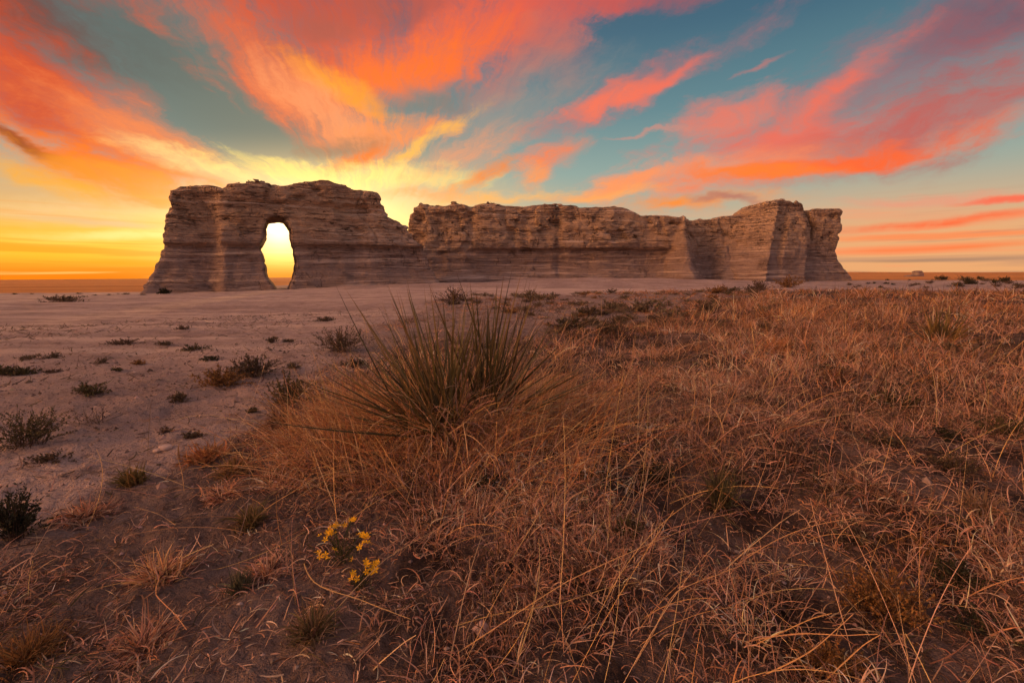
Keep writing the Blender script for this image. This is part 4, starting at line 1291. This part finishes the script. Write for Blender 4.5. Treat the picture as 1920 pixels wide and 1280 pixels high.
while n < 40:
    px = rng.uniform(1590, 1920); py = rng.uniform(522, 543)
    lo = 529 if px < 1760 else 521
    if py < lo: continue
    scrub(px, py, rng.uniform(8, 26) * (1 if px > 1740 else .5), .9, "dark scrub bush on the pale ground below the right horizon", "dark scrub below the right horizon", [6, 5, 6, 3][rng.randint(0, 4)])
    n += 1
for px, py, ww, k in [(1430, 760, 90, 5), (1560, 700, 80, 6), (1680, 760, 100, 2), (1650, 830, 110, 1), (1750, 720, 80, 4), (1850, 740, 100, 5), (1500, 850, 90, 5), (1120, 900, 100, 6), (980, 960, 90, 5),
                      (900, 900, 100, 6), (1330, 800, 90, 4), (1600, 1010, 120, 1), (1730, 1020, 110, 4), (1450, 1120, 130, 5), (1250, 1200, 120, 1), (1850, 1180, 140, 6), (1040, 860, 80, 6), (1560, 780, 70, 1),
                      (800, 970, 90, 5), (1380, 900, 70, 2), (1780, 820, 90, 6)]:
    scrub(px, py, ww, .55, "low dark scrub sunk among the matted straw of the right foreground", "low scrub in the matted straw", k)
for k in range(7):
    if not used[k]: bpy.data.objects.remove(KINDS[k])


# ------------------------------------------------------------------ yuccas
def leaf_between(a, b, wd, cols, rng, bow=.0, K=9):
    """stiff sword leaf from a to b, channelled: 3 rows of vertices"""
    n = len(a); L = np.linalg.norm(b - a, axis=1)
    T = (b - a) / L[:, None]
    sv = np.cross(T, np.array([0, 0, 1.0]) + rng.normal(0, .5, (n, 3))); sv /= np.linalg.norm(sv, axis=1, keepdims=True)
    up = np.cross(sv, T)
    up *= np.sign(up[:, 2:3] + 1e-6)
    Vs = []; Cs = []
    for k in range(K + 1):
        t = k / K
        p = a + (b - a) * t + up * (np.asarray(bow) * L * 4 * t * (1 - t))[:, None]
        w_ = wd * (0.8 + .5 * t if t < .3 else .95 * (1 - ((t - .3) / .7) ** 2.2) + .03)
        Vs += [p - sv * w_[:, None] / 2, p - up * w_[:, None] * .22, p + sv * w_[:, None] / 2]
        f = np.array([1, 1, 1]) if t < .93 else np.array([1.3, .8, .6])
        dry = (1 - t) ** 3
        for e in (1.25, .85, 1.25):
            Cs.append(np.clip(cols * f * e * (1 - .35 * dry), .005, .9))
    m = 3 * (K + 1)
    V = np.stack(Vs, 1).reshape(-1, 3); C = np.stack(Cs, 1).reshape(-1, 3)
    i = (np.arange(n) * m)[:, None] + 3 * np.arange(K)[None, :]
    Q = np.concatenate([np.stack([i + e, i + 1 + e, i + 4 + e, i + 3 + e], -1).reshape(-1, 4) for e in (0, 1)])
    return V, Q, C


YG = [(.10, .084, .03), (.14, .11, .038), (.065, .056, .021), (.21, .14, .055)]


def build_yucca():
    rng = np.random.RandomState(31)
    hA = gp(838, 826); hB = gp(912, 800)
    tips = [(945, 514), (978, 509), (990, 515), (995, 520), (1004, 521), (1007, 533), (881, 527), (892, 542), (762, 536), (743, 544), (732, 562), (806, 535), (850, 533), (829, 554), (862, 575),
            (823, 585), (753, 603), (1043, 580), (1019, 575), (959, 580), (934, 588), (874, 575), (690, 645), (645, 672), (696, 665), (617, 725), (602, 784), (623, 802), (1119, 678), (1112, 686),
            (1055, 642), (729, 645), (747, 642), (771, 600), (901, 575), (925, 627), (950, 648), (865, 590), (985, 560), (970, 600), (1010, 610), (912, 545), (790, 575), (812, 640), (775, 650), (716, 618),
            (700, 700), (668, 690), (1030, 620), (960, 545), (890, 600), (848, 610), (1000, 640), (640, 745), (735, 700)]
    a, b, wd = [], [], []
    for px, py in tips:
        base = hB if px > 905 or (px > 870 and py < 560) else hA
        Y = base[1] + rng.uniform(-.28, .28)
        t = at(px, py, Y)
        a.append(base + np.array([rng.normal(0, .035), rng.normal(0, .05), .02])); b.append(t); wd.append(rng.uniform(.0125, .0165))
    # shorter filling leaves
    for base, n in ((hA, 150), (hB, 90)):
        for _ in range(n):
            az = rng.uniform(0, 2 * math.pi); el = R(rng.uniform(18, 85)); L = rng.uniform(.38, .95)
            sx = -.34 if base is hA else .12
            d = np.array([math.sin(az) * math.cos(el) + sx, math.cos(az) * math.cos(el) * .8, math.sin(el)])
            s0 = base + np.array([rng.normal(0, .05), rng.normal(0, .05), .01])
            a.append(s0); b.append(s0 + d / np.linalg.norm(d) * L); wd.append(rng.uniform(.0085, .0125))
    a, b, wd = np.array(a), np.array(b), np.array(wd); n = len(a)
    r = empty("yucca", (hA + hB) / 2)
    loc = np.array(r.location)
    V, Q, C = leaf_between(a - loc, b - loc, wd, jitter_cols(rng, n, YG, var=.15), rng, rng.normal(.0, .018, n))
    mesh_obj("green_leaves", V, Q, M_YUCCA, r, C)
    # dead leaves: curled grey-tan ribbons hanging round the foot
    m = 1200
    which = rng.uniform(size=m) < .6
    base = np.where(which[:, None], hA, hB) + rng.normal(0, 1, (m, 3)) * [.07, .06, .01] + [0, 0, .03]
    k = blades(base - loc, rng.uniform(0, 7, m), rng.uniform(.18, .5, m), rng.normal(.75, .35, m), rng.normal(1.1, .8, m), rng.uniform(.004, .008, m), jitter_cols(rng, m, STRAW + GOLD), 10, rng.normal(0, 1.0, m), rng, tipw=.3)
    put_mesh("dead_leaves", [k], M_GRASS, r)
    tag(r, "large yucca with long upright sword leaves rising from matted dry grass, front and centre", "yucca")


def build_small_yucca():
    rng = np.random.RandomState(32)
    p = gp(1758, 648); D = depth(p); n = 80
    r = empty("yucca", p)
    az = rng.uniform(0, 6.28, n); el = np.radians(rng.uniform(35, 88, n)); L = rng.uniform(.55, 1.0, n) * 88 / F * D
    d = np.stack([np.sin(az) * np.cos(el), np.cos(az) * np.cos(el), np.sin(el)], -1)
    a = rng.normal(0, .04, (n, 3)) * [1, 1, 0]
    V, Q, C = leaf_between(a, a + d * L[:, None], np.full(n, 3.2 / F * D), jitter_cols(rng, n, [(.16, .11, .04), (.11, .085, .03), (.22, .14, .05)]), rng, rng.normal(0, .03, n))
    mesh_obj("green_leaves", V, Q, M_YUCCA, r, C)
    m = 120
    k = blades(rng.normal(0, .08, (m, 3)) * [1, 1, 0], rng.uniform(0, 7, m), rng.uniform(.2, .5, m), .7, rng.normal(.8, .5, m), 2.5 / F * D, jitter_cols(rng, m, ORANGE), 6, rng.normal(0, .6, m), rng)
    put_mesh("dead_leaves", [k], M_GRASS, r)
    tag(r, "smaller distant yucca half hidden in orange grass on the right", "yucca")


build_yucca(); build_small_yucca()


# ------------------------------------------------------------------ yellow wildflowers
def flower_head(rng, r, n_fl, parent, loc):
    """a flat-topped bunch of small five-petalled stars"""
    parts = []
    for f in range(n_fl):
        c = rng.normal(0, .6, 3) * r * [1, 1, .45]
        nrm = np.array([rng.normal(0, .45), -.35 + rng.normal(0, .4), 1.0]); nrm /= np.linalg.norm(nrm)
        u = np.cross(nrm, [1, 0, .1]); u /= np.linalg.norm(u); v = np.cross(nrm, u)
        ph = rng.uniform(0, 6.28); s_ = r * rng.uniform(.50, .68)
        for k in range(5):
            t = ph + k * 2 * math.pi / 5
            d = u * math.cos(t) + v * math.sin(t); e = np.cross(nrm, d)
            V = np.array([c, c + d * s_ * .55 - e * s_ * .24 + nrm * s_ * .08, c + d * s_ + nrm * s_ * .22, c + d * s_ * .55 + e * s_ * .24 + nrm * s_ * .08])
            col = np.array([(.95, .53, .015)]) * rng.uniform(.8, 1.1)
            parts.append((V, np.array([[0, 1, 2, 3]]), np.repeat(col, 4, 0)))
    return put_mesh("flower_head", [( V + np.array(loc), Q, C) for V, Q, C in parts], M_PETAL, parent)


def wildflower(seed, root_px, heads, label, lift=.09, r=.0205, nleaf=240):
    rng = np.random.RandomState(seed)
    p = gp(*root_px)
    e = empty("wildflower", p)
    pts = []
    for px, py, k in heads:
        h = lift * rng.uniform(.85, 1.15)
        q = on_ground(px, py, p[2] + h) - p
        pts.append((q, k))
    stems = []; lc, ld = [], []
    for q, k in pts:
        for _ in range(3):
            a = rng.normal(0, .008, 3) * [1, 1, 0]; K = 6; P = np.array([a + (q - a) * t + np.array([0, 0, .012 * math.sin(math.pi * t)]) for t in np.linspace(0, 1, K + 1)]) + rng.normal(0, .0015, (K + 1, 3))
            sv = np.array([1, .2, 0]) * .0010
            V = np.stack([P - sv, P + sv], 1).reshape(-1, 3); i = 2 * np.arange(K)
            stems.append((V, np.stack([i, i + 1, i + 3, i + 2], -1), np.repeat([[.06, .07, .025]], len(V), 0)))
            for _ in range(nleaf // (3 * len(pts))):
                t = rng.uniform(.02, .92); c = a + (q - a) * t
                lc.append(c); d = (q - a) / np.linalg.norm(q - a) * .7 + rng.normal(0, .6, 3); ld.append(d)
    put_mesh("stems", stems, M_LEAF, e)
    lv = leaves(np.array(lc), np.array(ld), rng.uniform(.012, .028, len(lc)), .0032, jitter_cols(rng, len(lc), DARK + GREEN), rng)
    put_mesh("foliage", [lv], M_LEAF, e)
    for q, k in pts: flower_head(rng, r * (1.0 if k > 2 else .7), k, e, q)
    tag(e, label, "wildflower")


wildflower(60, (640, 1052), [(658, 976, 5), (628, 989, 7), (627, 1001, 4), (614, 1005, 5), (676, 1004, 4), (688, 1006, 6), (677, 1020, 4), (608, 1034, 5), (613, 1045, 2), (657, 1048, 1)], "yellow wildflower clump, the larger upper one in the foreground soil")
wildflower(61, (672, 1102), [(693, 1058, 4), (707, 1058, 5), (694, 1068, 5), (659, 1088, 4), (677, 1086, 1)], "yellow wildflower clump, the smaller lower one in the foreground soil", lift=.055, nleaf=140)
wildflower(62, (1180, 780), [(1170, 746, 2), (1187, 769, 2)], "tiny yellow wildflower in the straw right of the yucca", r=.014, lift=.09, nleaf=60)
wildflower(63, (1240, 910), [(1218, 886, 2), (1264, 893, 2)], "pair of tiny yellow flowers in front of the dark green plant", r=.011, lift=.07, nleaf=60)

# ------------------------------------------------------------------ two pale stones on the slope
for (px, py, wpx, lab) in [(312, 842, 24, "larger pale hollow stone on the bare slope"), (296, 846, 15, "smaller pale stone beside the larger hollow one")]:
    p = gp(px, py); s_ = wpx / F * depth(p) / 2; rg = np.random.RandomState(px)
    nu, nv = 22, 12; U, Vv = np.meshgrid(np.linspace(0, 2 * math.pi, nu, endpoint=False), np.linspace(.02, math.pi - .02, nv))
    d = np.stack([np.sin(Vv) * np.cos(U), np.sin(Vv) * np.sin(U), np.cos(Vv)], -1).reshape(-1, 3)
    rad = 1 + .28 * fbm(d[:, 0] * 1.7 + px, d[:, 1] * 1.7, d[:, 2] * 1.7, oct=4, seed=9) - .5 * np.exp(-((d[:, 0] - .2) ** 2 + (d[:, 2] - .75) ** 2 + d[:, 1] ** 2) / .12)
    V = d * rad[:, None] * s_ * [1, .8, .55] + [0, 0, s_ * .28]
    i = np.arange(nv - 1)[:, None] * nu + np.arange(nu)[None]; j = np.arange(nv - 1)[:, None] * nu + (np.arange(nu)[None] + 1) % nu
    Q = np.stack([i, i + nu, j + nu, j], -1).reshape(-1, 4)
    o = mesh_obj("stone", V, Q, M_STONE, col=np.repeat([[.50, .38, .33]], len(V), 0)); o.location = p
    tag(o, lab, "stone")
